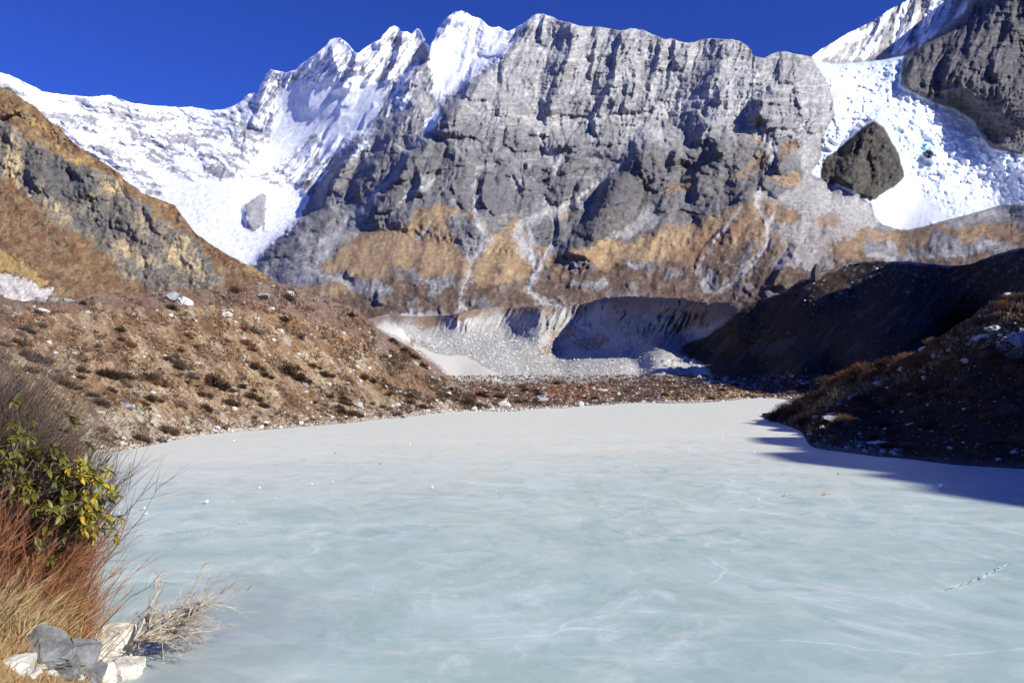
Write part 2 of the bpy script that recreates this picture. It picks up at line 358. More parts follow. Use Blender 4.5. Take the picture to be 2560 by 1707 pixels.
STREAM = [(ZA(550,290, 555,400, 550,480, 560,560), [3,4,5,12]), (ZA(545,520, 570,560, 575,630, 630,700), [8,14,9,3]), (ZA(690,700, 600,800, 520,890), [2,3,3]),
          (ZA(490,830, 512,900, 505,1000, 460,1080, 450,1190, 470,1240), [2,3,4,4,4,5]), (ZA(450,1190, 430,1260), [5,3]), (ZA(450,1200, 500,1255), [4,4]),
          (ZA(1640,150, 1500,280, 1350,400, 1240,470, 1100,530, 1000,570, 900,640, 860,690), [6,7,8,9,9,10,13,15]),
          (ZA(860,690, 900,760, 950,850, 990,920), [18,20,16,11]), (ZA(950,660, 960,800, 990,900), [10,8,8]),
          (ZA(1230,500, 1170,560, 1120,600), [3,3,2]), (ZA(1115,760, 1060,860, 1030,940, 990,1000, 950,1070), [7,6,6,10,5]),
          (ZA(920,1070, 960,1120, 1040,1180, 1045,1220), [6,7,8,5]), (ZA(1040,1195, 1190,1225), [6,3]), (ZA(1060,400, 1070,470, 1110,510), [3,4,5]),
          (ZA(1160,150, 1165,200, 1160,265), [9,5,2]), (ZA(1020,-50, 1080,60, 1110,110, 1150,150), [8,12,16,8]), (ZA(830,260, 860,340, 900,420), [3,3,2]),
          (ZA(910,150, 960,260, 990,300), [2,2,2]), (ZA(0,1290, 120,1290, 360,1290), [9,7,4]), (ZA(0,460, 60,400, 200,330), [3,4,2]),
          (ZB(1750,440, 1900,370, 2000,300), [5,4,3]), (ZB(1400,560, 1250,640, 1150,790, 1000,860), [4,7,10,12]), (ZB(1560,350, 1480,430, 1400,540), [3,8,3]),
          (ZB(1100,900, 1020,960, 960,1060), [4,5,4]), (ZC(530,80, 520,160, 570,270, 600,320, 600,430, 520,560, 400,680, 220,780), [4,5,5,6,6,5,4,3]),
          (ZC(650,220, 600,320), [4,5]), (ZC(420,180, 380,240, 270,370, 140,560, 100,640), [3,3,3,3,3]), (ZC(880,240, 880,330, 840,420), [3,4,3]),
          (ZC(1460,430, 1480,500, 1460,550), [9,7,9]), (ZC(270,560, 400,580, 490,590), [2,2,2]), (ZB(1740,900, 1840,800, 1930,720), [2,3,2]),
          (Z3(480,740, 560,770, 620,830, 600,900), [5,9,12,8]), (Z3(590,960, 560,1020), [4,2]), (Z3(0,640, 120,570, 250,530, 420,420, 520,360), [12,14,9,4,3]),
          (Z3(0,600, 60,560, 200,540), [10,10,8]), (Z2(1320,930, 1340,980), [5,2]), (Z2(1210,200, 1215,400, 1250,700, 1280,800), [4,3,3,6]),
          (Z2(1520,670, 1540,790), [6,5]), (Z2(1690,600, 1690,800), [2,2]), (Z2(1050,640, 1200,660, 1340,700), [3,4,3]), (Z2(1300,720, 1500,670, 1700,650, 2016,600), [2,4,4,5])]
_m['stream'] = canvas(lines=STREAM, blur=0)
_m['halo'] = canvas(lines=[(p, [w + 7 for w in ws]) for p, ws in STREAM], blur=3)
# snow
SNOWP = [Z2(690,120, 760,68, 850,90, 910,115, 960,155, 1000,150, 1050,178, 1000,300, 1000,330, 900,400, 840,440, 790,520, 700,580, 620,560, 640,460, 600,350, 620,280, 650,200),
         Z2(660,620, 700,590, 680,660, 600,750, 520,740, 600,700, 540,660, 600,650), Z2(1190,100, 1160,130, 1050,290, 1000,320, 1000,290, 1080,190),
         Z2(0,540, 100,500, 200,420, 330,470, 380,520, 330,640, 300,740, 230,760, 130,830, 0,950), Z1(1560,480, 1900,450, 1880,600, 1700,830, 1550,940, 1400,990, 1350,960, 1500,800, 1540,640),
         Z1(330,700, 470,740, 560,740, 640,800, 760,860, 900,930, 1060,1010, 1240,1000, 1000,1200, 960,1080, 850,1000, 700,850, 540,800, 430,800),
         Z1(0,405, 60,425, 240,515, 300,530, 560,700, 400,640, 250,640), Z1(1840,230, 1890,215, 1980,290, 1960,330, 1860,270), Z1(1650,395, 1820,265, 1840,240, 1830,300, 1720,360),
         Z2(360,190, 415,150, 440,170, 400,200), Z2(480,300, 540,180, 575,220, 520,290, 450,330), Z2(230,300, 340,225, 330,260, 260,330),
         Z2(1200,260, 1280,260, 1270,290, 1220,300), Z2(1210,340, 1230,340, 1225,380, 1210,380), Z2(1210,85, 1240,80, 1245,130, 1210,160, 1190,180, 1190,110),
         Z2(600,600, 640,590, 660,560, 640,640, 700,600), Z2(130,900, 300,740, 280,800, 200,880, 130,930), Z3(500,312, 580,318, 560,330, 510,325),
         Z3(820,330, 1040,185, 1150,135, 1225,90, 1180,160, 1090,240, 1000,260, 900,330, 860,355), Z3(1380,250, 1410,200, 1500,60, 1550,0, 1600,0, 1520,90, 1440,220),
         Z3(1660,0, 1680,0, 1685,60, 1670,70), Z3(1090,310, 1110,330, 1090,345), Z3(1540,190, 1640,125, 1600,170, 1500,210), Z2(1110,60, 1130,60, 1130,70)]
STREAKY = [[(-400,-300), (700,-300)] + Z2(655,165, 607,262, 580,350, 600,420, 560,520, 480,620, 300,740, 200,860, 60,980, -100,1150) + [(560,700), (-400,700)]]
_m['snow'] = canvas(SNOWP, blur=3); _m['streaky'] = canvas(STREAKY, blur=10)
SNOWFAN = ZC(1330,150, 1500,0, 1640,0, 1640,80, 1740,180, 1810,270, 1700,300, 1520,345, 1440,300, 1340,260, 1300,180)
_m['fan'] = canvas([SNOWFAN], blur=2)

SLABS = [Z2(690,610, 760,580, 900,640, 930,720, 900,800, 860,780, 770,760, 680,760, 640,740), Z2(830,470, 930,450, 1000,500, 960,560, 830,560, 800,520), Z2(1350,690, 1500,680, 1530,800, 1380,830),
         Z2(1040,700, 1180,700, 1260,830, 1100,850, 1030,820), Z2(1560,660, 1680,650, 1690,800, 1560,800, 1530,720), Z2(850,1010, 960,930, 1060,920, 1130,1020, 1180,1100, 1140,1180, 960,1200, 900,1130, 860,1100),
         Z2(1240,570, 1300,560, 1490,500, 1540,620, 1500,660, 1290,640), Z2(1580,590, 1640,470, 1780,450, 1900,600, 1700,640, 1570,650), Z2(500,860, 640,780, 760,830, 840,900, 700,950, 500,1000, 420,1010, 440,960),
         ZA(1060,400, 1200,300, 1400,280, 1430,330, 1250,420, 1110,470), ZA(900,170, 1020,150, 1130,200, 1150,260, 1000,330, 930,350, 900,230), ZA(1780,220, 1980,190, 2150,180, 2190,260, 2050,330, 1880,390, 1800,340),
         Z3(200,780, 260,690, 340,700, 400,780, 330,850, 230,860), Z3(540,560, 640,500, 740,540, 800,640, 680,720, 540,740, 510,660), ZA(1170,200, 1280,110, 1430,80, 1400,160, 1330,210, 1200,260),
         ZA(380,320, 480,280, 545,300, 550,460, 500,540, 400,430), ZA(600,240, 760,190, 850,330, 920,450, 800,520, 620,500, 580,420), ZA(960,590, 1100,560, 1130,600, 1100,720, 1000,720), ZA(1160,560, 1300,500, 1400,520, 1380,620, 1250,710, 1150,740),
         ZA(1860,440, 2060,340, 2352,330, 2352,560, 2100,520, 1900,510), Z3(0,660, 180,610, 250,690, 190,800, 60,830, 0,800), Z3(540,1050, 600,960, 720,960, 780,1040, 660,1120), Z3(610,790, 700,740, 790,790, 770,940, 640,960),
         Z2(1000,540, 1120,560, 1180,620, 1120,680, 1000,640), ZA(1540,300, 1640,250, 1760,330, 1700,460, 1500,500), Z3(640,330, 760,320, 800,420, 740,480, 640,460), Z2(240,900, 420,800, 480,860, 400,940, 260,990), Z2(280,1130, 400,1010, 480,1060, 440,1180, 300,1200),
         ZB(1100,330, 1360,240, 1500,330, 1280,480, 1100,520), ZB(880,640, 1090,500, 1160,640, 1000,760, 860,760), ZB(640,880, 800,790, 860,860, 760,980, 600,980)]
_m['slab'] = canvas(SLABS, blur=1)
_m['gully'] = canvas(lines=[(p, [w + 12 for w in ws]) for p, ws in STREAM], blur=3)
FANS = [ZA(320,610, 420,780, 480,860, 510,990, 200,990, 160,850, 220,740), ZA(700,710, 840,700, 900,830, 980,900, 960,990, 820,1040, 560,1100, 520,1000, 560,880), ZA(0,640, 200,620, 120,800, 0,900),
        ZA(2000,660, 2352,590, 2200,870, 2100,900, 1900,870, 1860,700), ZB(1200,900, 1560,740, 1830,720, 1760,1000, 1400,1110, 900,1120, 1060,1010), ZA(1000,750, 1110,770, 1050,880, 1000,870), ZC(0,320, 200,250, 330,260, 100,560, 0,560)]
_m['fans'] = canvas(FANS, blur=4)
FANS += [ZA(200,490, 330,450, 440,490, 330,600, 200,600), ZA(820,610, 920,590, 1000,660, 850,690), ZA(1260,770, 1400,800, 1500,690, 1640,790, 1850,650, 2010,900, 1700,900, 1500,960, 1250,860), ZB(900,1190, 1200,1230, 1330,1330, 1000,1290)]
_m['fans'] = canvas(FANS, blur=4)
SPURS = [
 (ZA(1800,50, 1600,300, 1470,560, 1400,700), 34, 46, 380), (Z2(1000,320, 700,720, 420,1010, 300,1200), 46, 56, 300), (Z2(1400,130, 1290,600, 1310,830), 26, 40, 200), (Z2(1710,180, 1540,680, 1540,800), 30, 42, 200),
 (Z3(360,225, 260,560, 210,790), 34, 46, 200), (Z3(700,290, 640,480, 560,740), 30, 44, 200), (Z3(1185,672, 1120,800, 1080,950, 1070,1080), 62, 62, 150), (Z2(0,300, -60,600), 18, 40, 120), (Z2(640,420, 420,760, 200,1050), 22, 30, 160),
 (ZA(2352,50, 2120,330, 1900,640), 30, 40, 240), (ZA(560,560, 470,830, 440,1050), 16, 26, 160), (ZA(1000,560, 860,760, 700,1000), 12, 30, 200),  # ribs whose left flank stands in shadow: points, height, left width, right width
 (ZA(1540,300, 1480,500, 1390,620, 1260,720, 1235,850), 42, 26, 90), (ZA(1180,560, 1150,740), 22, 14, 40), (ZA(1310,500, 1290,570), 16, 14, 30),
 (ZA(1790,60, 1770,210), 42, 44, 120), (ZA(2060,70, 2050,150), 28, 28, 60), (ZA(640,230, 600,350, 590,460), 26, 16, 60), (ZA(960,180, 935,350), 18, 12, 40),
 (ZA(840,250, 900,360), 12, 9, 30), (ZA(160,230, 130,380), 20, 14, 40), (ZA(2190,290, 2185,400), 16, 14, 40), (ZA(1950,420, 1890,500), 16, 14, 40),
 (ZA(1032,880, 1030,930), 12, 11, 24), (ZA(1080,880, 1080,930), 12, 11, 24), (ZA(1140,930, 1110,1000), 14, 16, 30), (ZA(1210,920, 1180,1000), 12, 10, 24),
 (ZA(2370,640, 2200,870, 2170,990), 10, 8, 60), (ZA(1270,1010, 1250,1080), 10, 10, 30), (ZA(1370,990, 1350,1070), 10, 9, 30), (ZA(1970,960, 1940,1020), 12, 12, 30),
 (ZB(1200,160, 1110,300, 1050,430), 26, 14, 50), (ZB(1510,1240, 1500,1350), 22, 16, 30), (ZB(1240,1090, 1220,1160), 16, 10, 30), (ZB(1010,1150, 1000,1190), 12, 8, 20),
 (ZB(1750,130, 1710,230), 34, 22, 50), (ZB(1690,260, 1620,330), 22, 20, 40), (ZB(1480,450, 1440,540), 22, 20, 40), (ZB(1280,640, 1240,730), 14, 12, 30), (ZB(1380,650, 1345,710), 14, 10, 30),
 (ZB(840,680, 730,790), 16, 16, 40), (ZB(400,560, 385,650, 400,720), 18, 13, 60), (ZB(560,650, 530,740), 8, 8, 20), (ZB(940,340, 880,440), 20, 14, 30), (ZB(860,300, 820,370), 14, 12, 30),
 (ZB(2060,380, 1960,440), 12, 10, 30), (ZB(1840,330, 1800,440), 18, 14, 40), (ZB(1160,420, 1130,480), 8, 6, 16), (ZB(1460,220, 1440,300), 12, 9, 40), (ZB(1390,110, 1370,230), 12, 9, 40),
 (Z2(1262,95, 1238,240), 9, 6, 40), (Z2(1418,140, 1380,350, 1310,540, 1285,610), 20, 13, 55), (Z2(1560,220, 1515,420), 14, 9, 45), (Z2(1710,185, 1650,370, 1655,430, 1590,570, 1530,680), 20, 13, 70),
 (Z2(1905,215, 1890,380), 14, 11, 45), (Z2(1990,210, 1980,340), 12, 9, 40), (Z2(1695,600, 1694,790), 9, 6, 40), (Z2(1250,560, 1260,680), 9, 7, 40), (Z2(1350,580, 1340,660), 8, 7, 30),
 (Z2(1470,690, 1380,830), 14, 9, 80), (Z2(1550,680, 1535,790), 16, 12, 60), (Z2(1700,560, 1700,600), 12, 13, 20), (Z2(1720,450, 1700,500), 10, 10, 60),
 (Z2(1110,690, 1100,790), 9, 8, 40), (Z2(1180,740, 1250,830), 9, 10, 40), (Z2(1010,560, 1000,640), 8, 7, 40), (Z2(840,450, 800,540), 22, 16, 50), (Z2(760,570, 700,600, 650,740), 30, 22, 70),
 (Z2(200,310, 190,400), 15, 10, 40), (Z2(185,400, 110,500), 26, 22, 40), (Z2(330,240, 300,330, 250,380), 18, 18, 26), (Z2(310,400, 250,460), 14, 16, 26),
 (Z2(470,180, 430,330, 370,450), 20, 13, 40), (Z2(610,262, 540,360, 460,480), 30, 24, 60), (Z2(740,110, 660,220, 610,300, 560,400, 450,560), 34, 30, 60),
 (Z2(655,160, 620,260, 600,320), 16, 12, 30), (Z2(640,470, 620,520), 10, 9, 20), (Z2(520,560, 490,620), 8, 7, 20), (Z2(850,400, 830,450), 8, 6, 20),
 (Z2(1170,130, 1100,230, 1020,310), 16, 12, 30), (Z2(300,600, 200,780, 60,940), 10, 8, 40), (Z2(390,560, 330,650, 250,760), 10, 8, 40), (Z2(240,760, 120,920, 20,1080), 18, 13, 60),
 (Z2(100,770, 60,830), 10, 9, 20), (Z2(70,290, 95,400), 12, 10, 26),
 (Z1(1462,480, 1440,640, 1412,700), 18, 9, 60), (Z1(1375,760, 1368,880), 9, 7, 40), (Z1(1055,780, 1045,830), 6, 5, 20), (Z1(1060,650, 1056,700), 6, 4, 20), (Z1(1900,640, 1800,800), 12, 9, 50),
 (Z1(1980,480, 1900,600), 12, 9, 40), (Z1(1260,950, 1230,1000), 9, 8, 30), (Z1(1860,830, 1700,1010), 14, 11, 50), (Z1(1960,760, 1900,880, 1800,1050), 18, 14, 50),
 (Z3(740,500, 760,600), 9, 7, 50), (Z3(620,500, 540,560), 32, 26, 50), (Z3(540,570, 510,670), 34, 28, 60), (Z3(720,390, 700,450), 12, 14, 40), (Z3(730,330, 735,430), 8, 7, 40),
 (Z3(290,220, 240,310), 14, 15, 50), (Z3(385,220, 370,290), 12, 12, 50), (Z3(150,240, 130,340, 90,410), 12, 9, 50), (Z3(60,250, 70,370), 12, 10, 50), (Z3(340,330, 290,380), 10, 10, 40),
 (Z3(340,500, 280,560), 18, 22, 60), (Z3(250,690, 200,790), 32, 30, 60), (Z3(680,880, 640,960), 26, 20, 50), (Z3(640,750, 610,790), 14, 14, 30), (Z3(480,1050, 420,1110), 22, 14, 50),
 (Z3(560,1010, 530,1060), 20, 12, 60), (Z3(90,850, 60,910), 20, 26, 60), (Z3(300,820, 270,870), 12, 10, 40), (Z3(960,540, 945,600), 9, 7, 30),
 (Z3(750,1370, 700,1460, 600,1600), 26, 24, 80), (Z3(600,1330, 590,1400), 9, 8, 40), (Z3(960,1350, 955,1440), 9, 8, 40), (Z3(1290,1320, 1180,1340), 6, 9, 40), (Z3(1580,1300, 1500,1400), 12, 16, 60),
 (Z3(1240,60, 1150,240, 1080,340), 12, 9, 30), (Z3(1320,50, 1200,230), 10, 8, 26), (Z3(1400,30, 1330,180, 1290,260), 10, 8, 30), (Z3(1560,20, 1500,130, 1400,230), 12, 9, 40),
 (Z3(1500,220, 1400,360, 1370,500), 26, 30, 160), (Z3(1880,260, 1840,420), 24, 22, 60), (Z3(1760,100, 1700,240), 14, 14, 60), (Z3(1960,140, 1900,250), 20, 20, 60), (Z3(1600,330, 1560,420), 14, 14, 50),
 (Z3(1210,840, 1200,880), 10, 9, 24), (Z3(1190,680, 1060,800, 1000,900, 950,1000), 20, 34, 60), (Z3(1510,840, 1500,890), 26, 22, 30),
]
def far_relief(X, Y):
    wx = X + 8 * fbm(X, Y, 60, 3, .55, 11); wy = Y + 8 * fbm(X, Y, 60, 3, .55, 12)
    r = 0
    for pts, A, wl, wr in SPURS: r = r + spur(wx, wy, pts, A * 1.3, wl * .9, wr, 14 if wr < 110 else 50)
    g = samp(_m['glac'], X, Y) * (1 - samp(_m['isle'], X, Y)); st = samp(_m['streaky'], X, Y); ba = samp(_m['basin'], wx, wy)
    gr = samp(_m['grass'], wx, wy); sn = samp(_m['snow'], wx, wy); dk = samp(_m['dark'], X, Y); fan = samp(_m['fan'], wx, wy)
    rin = samp(_m['rockin'], wx, wy); lowb = samp(_m['lowb'], wx, wy)
    rough = (1 - .80 * gr * (1 - .9 * rin)) * (1 - (.5 + .38 * st * (X < 1020)) * sn) * (1 - .85 * ba) * (1 - .8 * samp(_m['dust'], wx, wy)) * (1 - g)
    w2x = X + 16 * fbm(X, Y, 110, 4, .6, 13); w2y = Y + 16 * fbm(X, Y, 110, 4, .6, 14)
    u1 = w2x + .30 * w2y
    big = 80 * facet(u1, w2y, 130, 1, 1.7) + 46 * facet(w2x + .25 * w2y, w2y, 64, 2, 1.6) + 17 * facet(w2x + .2 * w2y, w2y, 30, 3, 1.5) + 9 * facet(wx, wy, 15, 4, 1.0) + 4.5 * facet(X, Y, 7.5, 5)
    gul = 15 * ridged(u1, w2y, 46, 4, .55, 21, 3.2)
    hi = 1 - ss(250, 420, Y)
    vs = w2y + .10 * X + 10 * fbm(X, Y, 160, 2, .5, 23); tl = fbm(X * .12, vs, 13, 2, .6, 24)
    terr = np.floor(vs / 9 + 1.2 * tl) * 9 - vs; terr2 = np.floor(vs / 23 + 1.0 * tl) * 23 - vs
    face = big * (1.25 + .2 * lowb - .75 * hi) + gul * (.8 + .5 * hi) * (1 - .5 * lowb) - (.15 * terr * (.5 + .8 * hi) + .07 * terr2) + 2.2 * ridged(X, Y, 10, 2, .6, 29)
    face = face + 11 * ss(.2, .8, samp(_m['slab'], wx, wy))
    wl_ = st * (1 - ss(560, 760, X - .35 * (Y - 300)))
    b = ridged(w2x + .78 * w2y, w2y, 40, 4, .6, 31, 5.0)
    flute = 19 * b + 22 * facet(w2x + .8 * w2y, w2y, 34, 6, 4.0) + 6 * facet(wx + .7 * wy, wy, 13, 7, 2.5) + 3 * facet(X, Y, 7.5, 8)
    vv = Y - .28 * X; wall = 9 * ridged(w2x * .6, w2y - .28 * w2x, 26, 4, .62, 41, .8) + 22 * fbm(w2x - .9 * w2y, w2y, 90, 3, .5, 43) + 5 * facet(wx * .6, wy - .28 * wx, 12, 9, .6) + 15 * facet(w2x, w2y, 44, 19, .8)
    rr = lerp(face, lerp(flute, wall, wl_), st)
    r = r + rough * rr
    # smoother grassy ribs
    r = r + gr * (12 * ridged(w2x + .25 * Y, w2y, 80, 3, .5, 51, 2.2) + 5 * facet(X, Y, 12, 15) + (1 - samp(_m['fans'], wx, wy)) * 16 * ss(.05, .5, fbm(X, Y, 60, 3, .6, 55)) * (.5 + facet(wx, wy, 26, 16)) + 2.5 * facet(X, Y, 6, 17))
    r = r - 11 * samp(_m['gully'], wx, wy)
    # icefall: broken blocks
    c1, c2, ci = cell(X + .5 * Y + 6 * gn(X / 14, Y / 14, 8), Y - .25 * X + 6 * gn(X / 14, Y / 14, 9), 17, 9, .5); d1, d2, di = cell(X + 8 * gn(X / 30, Y / 30, 6), Y, 33, 10, .6)
    _m['crev'] = np.where(X.size > 1e5, 1, 1) * (1 - ss(.02, .22, c2 - c1)) * ss(.3, .6, ci)
    ice = 16 * (ci - .5) * ss(0, .25, c2 - c1) + 20 * (di - .5) * ss(0, .2, d2 - d1) + 7.0 * ridged(X - .4 * Y, Y, 16, 3, .65, 61)
    r = r + g * (1 - .93 * fan) * ice * (1 - .5 * ss(0, 1, samp(_m['speak'], X, Y))) + 2 * g * fan * fbm(X + Y * .1, Y, 14, 3, .6, 66, 6)
    r = r + ba * 2.0 * fbm(X, Y, 12, 3, .7, 71)
    r = r + samp(_m['hump'], X, Y) * (16 + 12 * facet(wx, wy, 24, 84))
    r = r + samp(_m['isle'], wx, wy) * (42 + 46 * facet(wx + .3 * wy, wy, 60, 81, 1.5) + 18 * facet(wx, wy, 24, 82) + 7 * facet(X, Y, 9, 83) + .35 * (X - 2180))
    return r
def far_depth(X, Y):
    inv = np.clip(_far(X, Y), .09, 1.1) ; inv = inv / 1000
    dk = samp(_m['dark'], X + 4 * fbm(X, Y, 20, 2, .6, 91), Y + 4 * fbm(X, Y, 20, 2, .6, 92))
    deep = ss(.5, .98, samp(_m['darkw'], X, Y)); inv = lerp(inv, lerp(inv * 1.022, np.clip(_dark(X, Y) * 1.04, .2, .6) / 1000, deep), dk)
    D = 1 / inv; D = 1500 * (D / 1500) ** .58
    fr = samp(_m['front'], X + 4 * fbm(X, Y, 24, 3, .6, 93), Y + 4 * fbm(X, Y, 24, 3, .6, 94)); left = 1 - ss(950, 1500, X)
    D = D * (1 - .10 * fr * left)
    D = D * (1 + .22 * samp(_m['speak'], X, Y))
    D = D * (1 - .025 * samp(_m['butt'], X + 5 * fbm(X, Y, 24, 3, .6, 95), Y + 5 * fbm(X, Y, 24, 3, .6, 96)))
    D = D * (1 - .022 * samp(_m['lowb'], X + 5 * fbm(X, Y, 24, 3, .6, 97), Y + 5 * fbm(X, Y, 24, 3, .6, 98)))
    R = far_relief(X, Y)
    if X.size > 1e5: _m['R'] = R
    D = D * (1 - 1.15 * R / FPX)
    if X.ndim == 2 and X.shape[0] > 50:          # no deep overhangs: cliffs stand at most a little beyond plumb
        for j in range(1, len(D)): D[j] = np.maximum(D[j], D[j - 1] * .9984)
    return D

def far_color(X, Y):
    wx = X + 15 * fbm(X, Y, 60, 5, .68, 101); wy = Y + 15 * fbm(X, Y, 60, 5, .68, 102)
    fine = fbm(X, Y, 9, 3, .7, 103); mid = fbm(X, Y, 60, 4, .6, 104)
    st = samp(_m['streaky'], wx, wy)
    v = Y + .10 * (X - 1300) + 16 * fbm(X, Y, 130, 3, .5, 105); strata = fbm(X * .10, v + 3 * fine, 7, 4, .7, 106)
    v2 = Y - .28 * X + 14 * fbm(X, Y, 130, 3, .5, 107); strata2 = fbm(X * .14, v2 + 4 * fine, 12, 4, .68, 108)
    dk0 = .8 * samp(_m['dark'], X, Y)
    # rock: pale above, violet grey lower down
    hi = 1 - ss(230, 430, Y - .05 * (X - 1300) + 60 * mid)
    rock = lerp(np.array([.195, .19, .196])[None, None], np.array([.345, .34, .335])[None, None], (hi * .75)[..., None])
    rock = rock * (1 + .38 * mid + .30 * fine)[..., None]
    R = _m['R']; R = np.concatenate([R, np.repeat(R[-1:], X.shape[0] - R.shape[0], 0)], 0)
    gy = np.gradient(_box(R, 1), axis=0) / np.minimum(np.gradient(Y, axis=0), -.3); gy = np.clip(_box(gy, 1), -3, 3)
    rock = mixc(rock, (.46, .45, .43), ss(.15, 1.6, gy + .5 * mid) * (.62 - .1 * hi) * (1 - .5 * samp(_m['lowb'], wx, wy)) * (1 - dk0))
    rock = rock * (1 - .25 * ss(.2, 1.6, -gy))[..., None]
    rock = mixc(rock, (.36, .355, .385), st * .75); rock = mixc(rock, (.24, .235, .26), st * .5 * ss(.1, .5, fbm(X, Y, 26, 3, .7, 127)))
    rock = mixc(rock, (.50, .49, .46), ss(.05, .5, strata) * (.25 + .40 * hi) * (1 - st)); rock = mixc(rock, (.15, .145, .16), ss(.1, .55, -strata) * .4 * (1 - st))
    lowb = samp(_m['lowb'], wx, wy); rock = mixc(rock, (.115, .105, .10), lowb * .75); rock = rock * (1 + .35 * lowb * fine)[..., None]
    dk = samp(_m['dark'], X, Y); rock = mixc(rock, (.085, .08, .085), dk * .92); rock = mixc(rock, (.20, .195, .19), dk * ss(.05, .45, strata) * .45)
    rock = mixc(rock, (.145, .14, .148), (.52 - .22 * hi) * ss(.3, .75, samp(_m['slab'], .5 * wx + .5 * X, .5 * wy + .5 * Y) + .25 * fine)); rock = rock * (1 - .22 * np.clip(samp(_m['butt'], X, Y) * (1 - hi), 0, 1))[..., None]
    # scree dust
    du = samp(_m['dust'], wx, wy); du = ss(.3, .8, du + .6 * fbm(X + .3 * Y, Y, 34, 5, .75, 111, 2))
    c = mixc(rock, (.36, .345, .33), .8 * du); c = c * (1 + .30 * du * fbm(X, Y, 7, 2, .7, 112))[..., None]
    # grass
    g = np.clip(samp(_m['grass'], wx, wy), 0, 1) - 1.0 * samp(_m['rockin'], wx, wy); g = np.maximum(g * 1.12, samp(_m['gr2'], wx, wy))
    gm = ss(.40, .60, g + .62 * fbm(X + .3 * Y, Y, 60, 6, .75, 113, 1.6) - .25 * ss(.2, 1.3, -gy)) * (1 - .75 * ss(.5, .9, du) * ss(1900, 1950, X))
    gcol = lerp(np.array([.300, .210, .13])[None, None], np.array([.20, .135, .085])[None, None], ss(-.3, .5, fbm(X, Y, 70, 4, .65, 114))[..., None])
    sc = samp(_m['scrub'], wx, wy); sm = ss(.3, .75, sc + .55 * fbm(X, Y, 34, 4, .7, 115))
    gcol = lerp(gcol, lerp(np.array([.085, .056, .045])[None, None], np.array([.165, .12, .10])[None, None], ss(-.2, .5, fbm(X, Y, 18, 3, .7, 116))[..., None]), (sm * .85)[..., None])
    gcol = mixc(gcol, (.10, .08, .06), .55 * ss(.22, .4, fbm(X, Y, 8, 3, .7, 117)))
    fa = ss(.4, .7, samp(_m['fans'], wx, wy) + .3 * fbm(X, Y, 18, 4, .75, 138)); gm = np.maximum(gm, fa); gcol = mixc(gcol, lerp(np.array([.33, .235, .14])[None, None], np.array([.25, .165, .10])[None, None], ss(-.1, .5, fbm(X + .5 * Y, Y, 26, 5, .75, 139, 3))[..., None]), .8 * fa); sm = sm * (1 - fa)
    oc = (1 - fa) * ss(.30, .55, fbm(X, Y, 60, 3, .6, 55) + .5 * fbm(X, Y, 14, 4, .75, 136)) * .85; gm = gm * (1 - oc); c = mixc(c, (.15, .14, .14), oc * ss(.3, .6, g) * .6)
    gcol = mixc(gcol, (.36, .25, .145), .6 * ss(.25, .6, fbm(X + .6 * Y, Y, 40, 4, .7, 137, 3)) * (1 - sm))
    gcol = gcol * (1 + .22 * fine)[..., None]; c = c + (gcol - c) * gm[..., None]
    rd = samp(_m['red'], wx, wy); c = mixc(c, (.23, .13, .08), .6 * ss(.35, .7, rd + .7 * fbm(X, Y, 30, 5, .75, 118)))
    # pale streams
    sr = np.clip(samp(_m['stream'], X + 2.5 * gn(X / 12, Y / 12, 7), Y + 2.5 * gn(X / 12, Y / 12, 8)), 0, 1)
    c = mixc(c, (.47, .455, .43), ss(.35, .75, sr * (1 + .9 * fine)) * .85)
    halo = samp(_m['halo'], wx, wy); c = mixc(c, (.40, .385, .37), ss(.25, .8, halo * 1.3 + .55 * fbm(X, Y, 16, 4, .75, 119)) * ss(.04, .3, halo) * .6)
    # snow
    ccov = samp(_m['snow'], wx, wy); ba = samp(_m['basin'], wx, wy); wallw = st * (1 - ss(560, 760, X - .35 * (Y - 300)))
    fl = fbm(X + .78 * Y, Y, 22, 4, .62, 121, 5.0)
    base = lerp(.54 + .55 * fl - .35 * ss(330, 520, Y + .3 * (X - 900)) + .3 * fbm(X, Y, 80, 3, .6, 126), .52 + .85 * (-strata2) + .40 * fbm(X - 1.2 * Y, Y, 60, 4, .65, 122), wallw)
    base = base + .35 * fbm(X, Y, 12, 3, .7, 123)
    cov = np.maximum(st * (1 - samp(_m['front'], wx, wy)) * base, ccov * (1 + .5 * fine + .25 * fl)); cov = np.maximum(cov, ba * 1.0 + .28 * fine * ba)
    sp = samp(_m['speak'], wx, wy); cov = np.maximum(cov, sp * (.46 + .7 * fbm(X + .5 * Y, Y, 24, 4, .6, 124, 4)))
    cov = np.maximum(cov, .85 * ss(26, 4, Y - sky_top(X) + 6 * fine) * ss(1700, 1100, X))
    cov = cov * (1 - .95 * samp(_m['hump'], wx, wy))
    # dusting of snow on ledges of the high face
    face = (1 - st) * (1 - ss(330, 420, Y)) * (1 - dk) * (X < 2010)
    cov = np.maximum(cov, face * (.12 + .34 * strata + .16 * fine + .12 * ss(.5, 2, gy)) * ss(-.1, .5, fbm(X, Y, 120, 3, .6, 125) + .15))
    sn = ss(.42, .58, cov)
    scol = np.array([.80, .82, .86])[None, None] * (1 + .03 * fine)[..., None]
    c = c + (scol - c) * (sn * .97)[..., None]
    # ice
    ix, iy = lerp(X, wx, .3), lerp(Y, wy, .3); gl = samp(_m['glac'], X, Y) * (1 - samp(_m['isle'], ix, iy)); fan = samp(_m['fan'], wx, wy)
    blue = ss(.1, .5, fbm(X, Y, 18, 3, .6, 131)) * .55
    top = ss(250, 170, Y); blue = np.clip(blue + .35 * top, 0, .9) * (1 - fan)
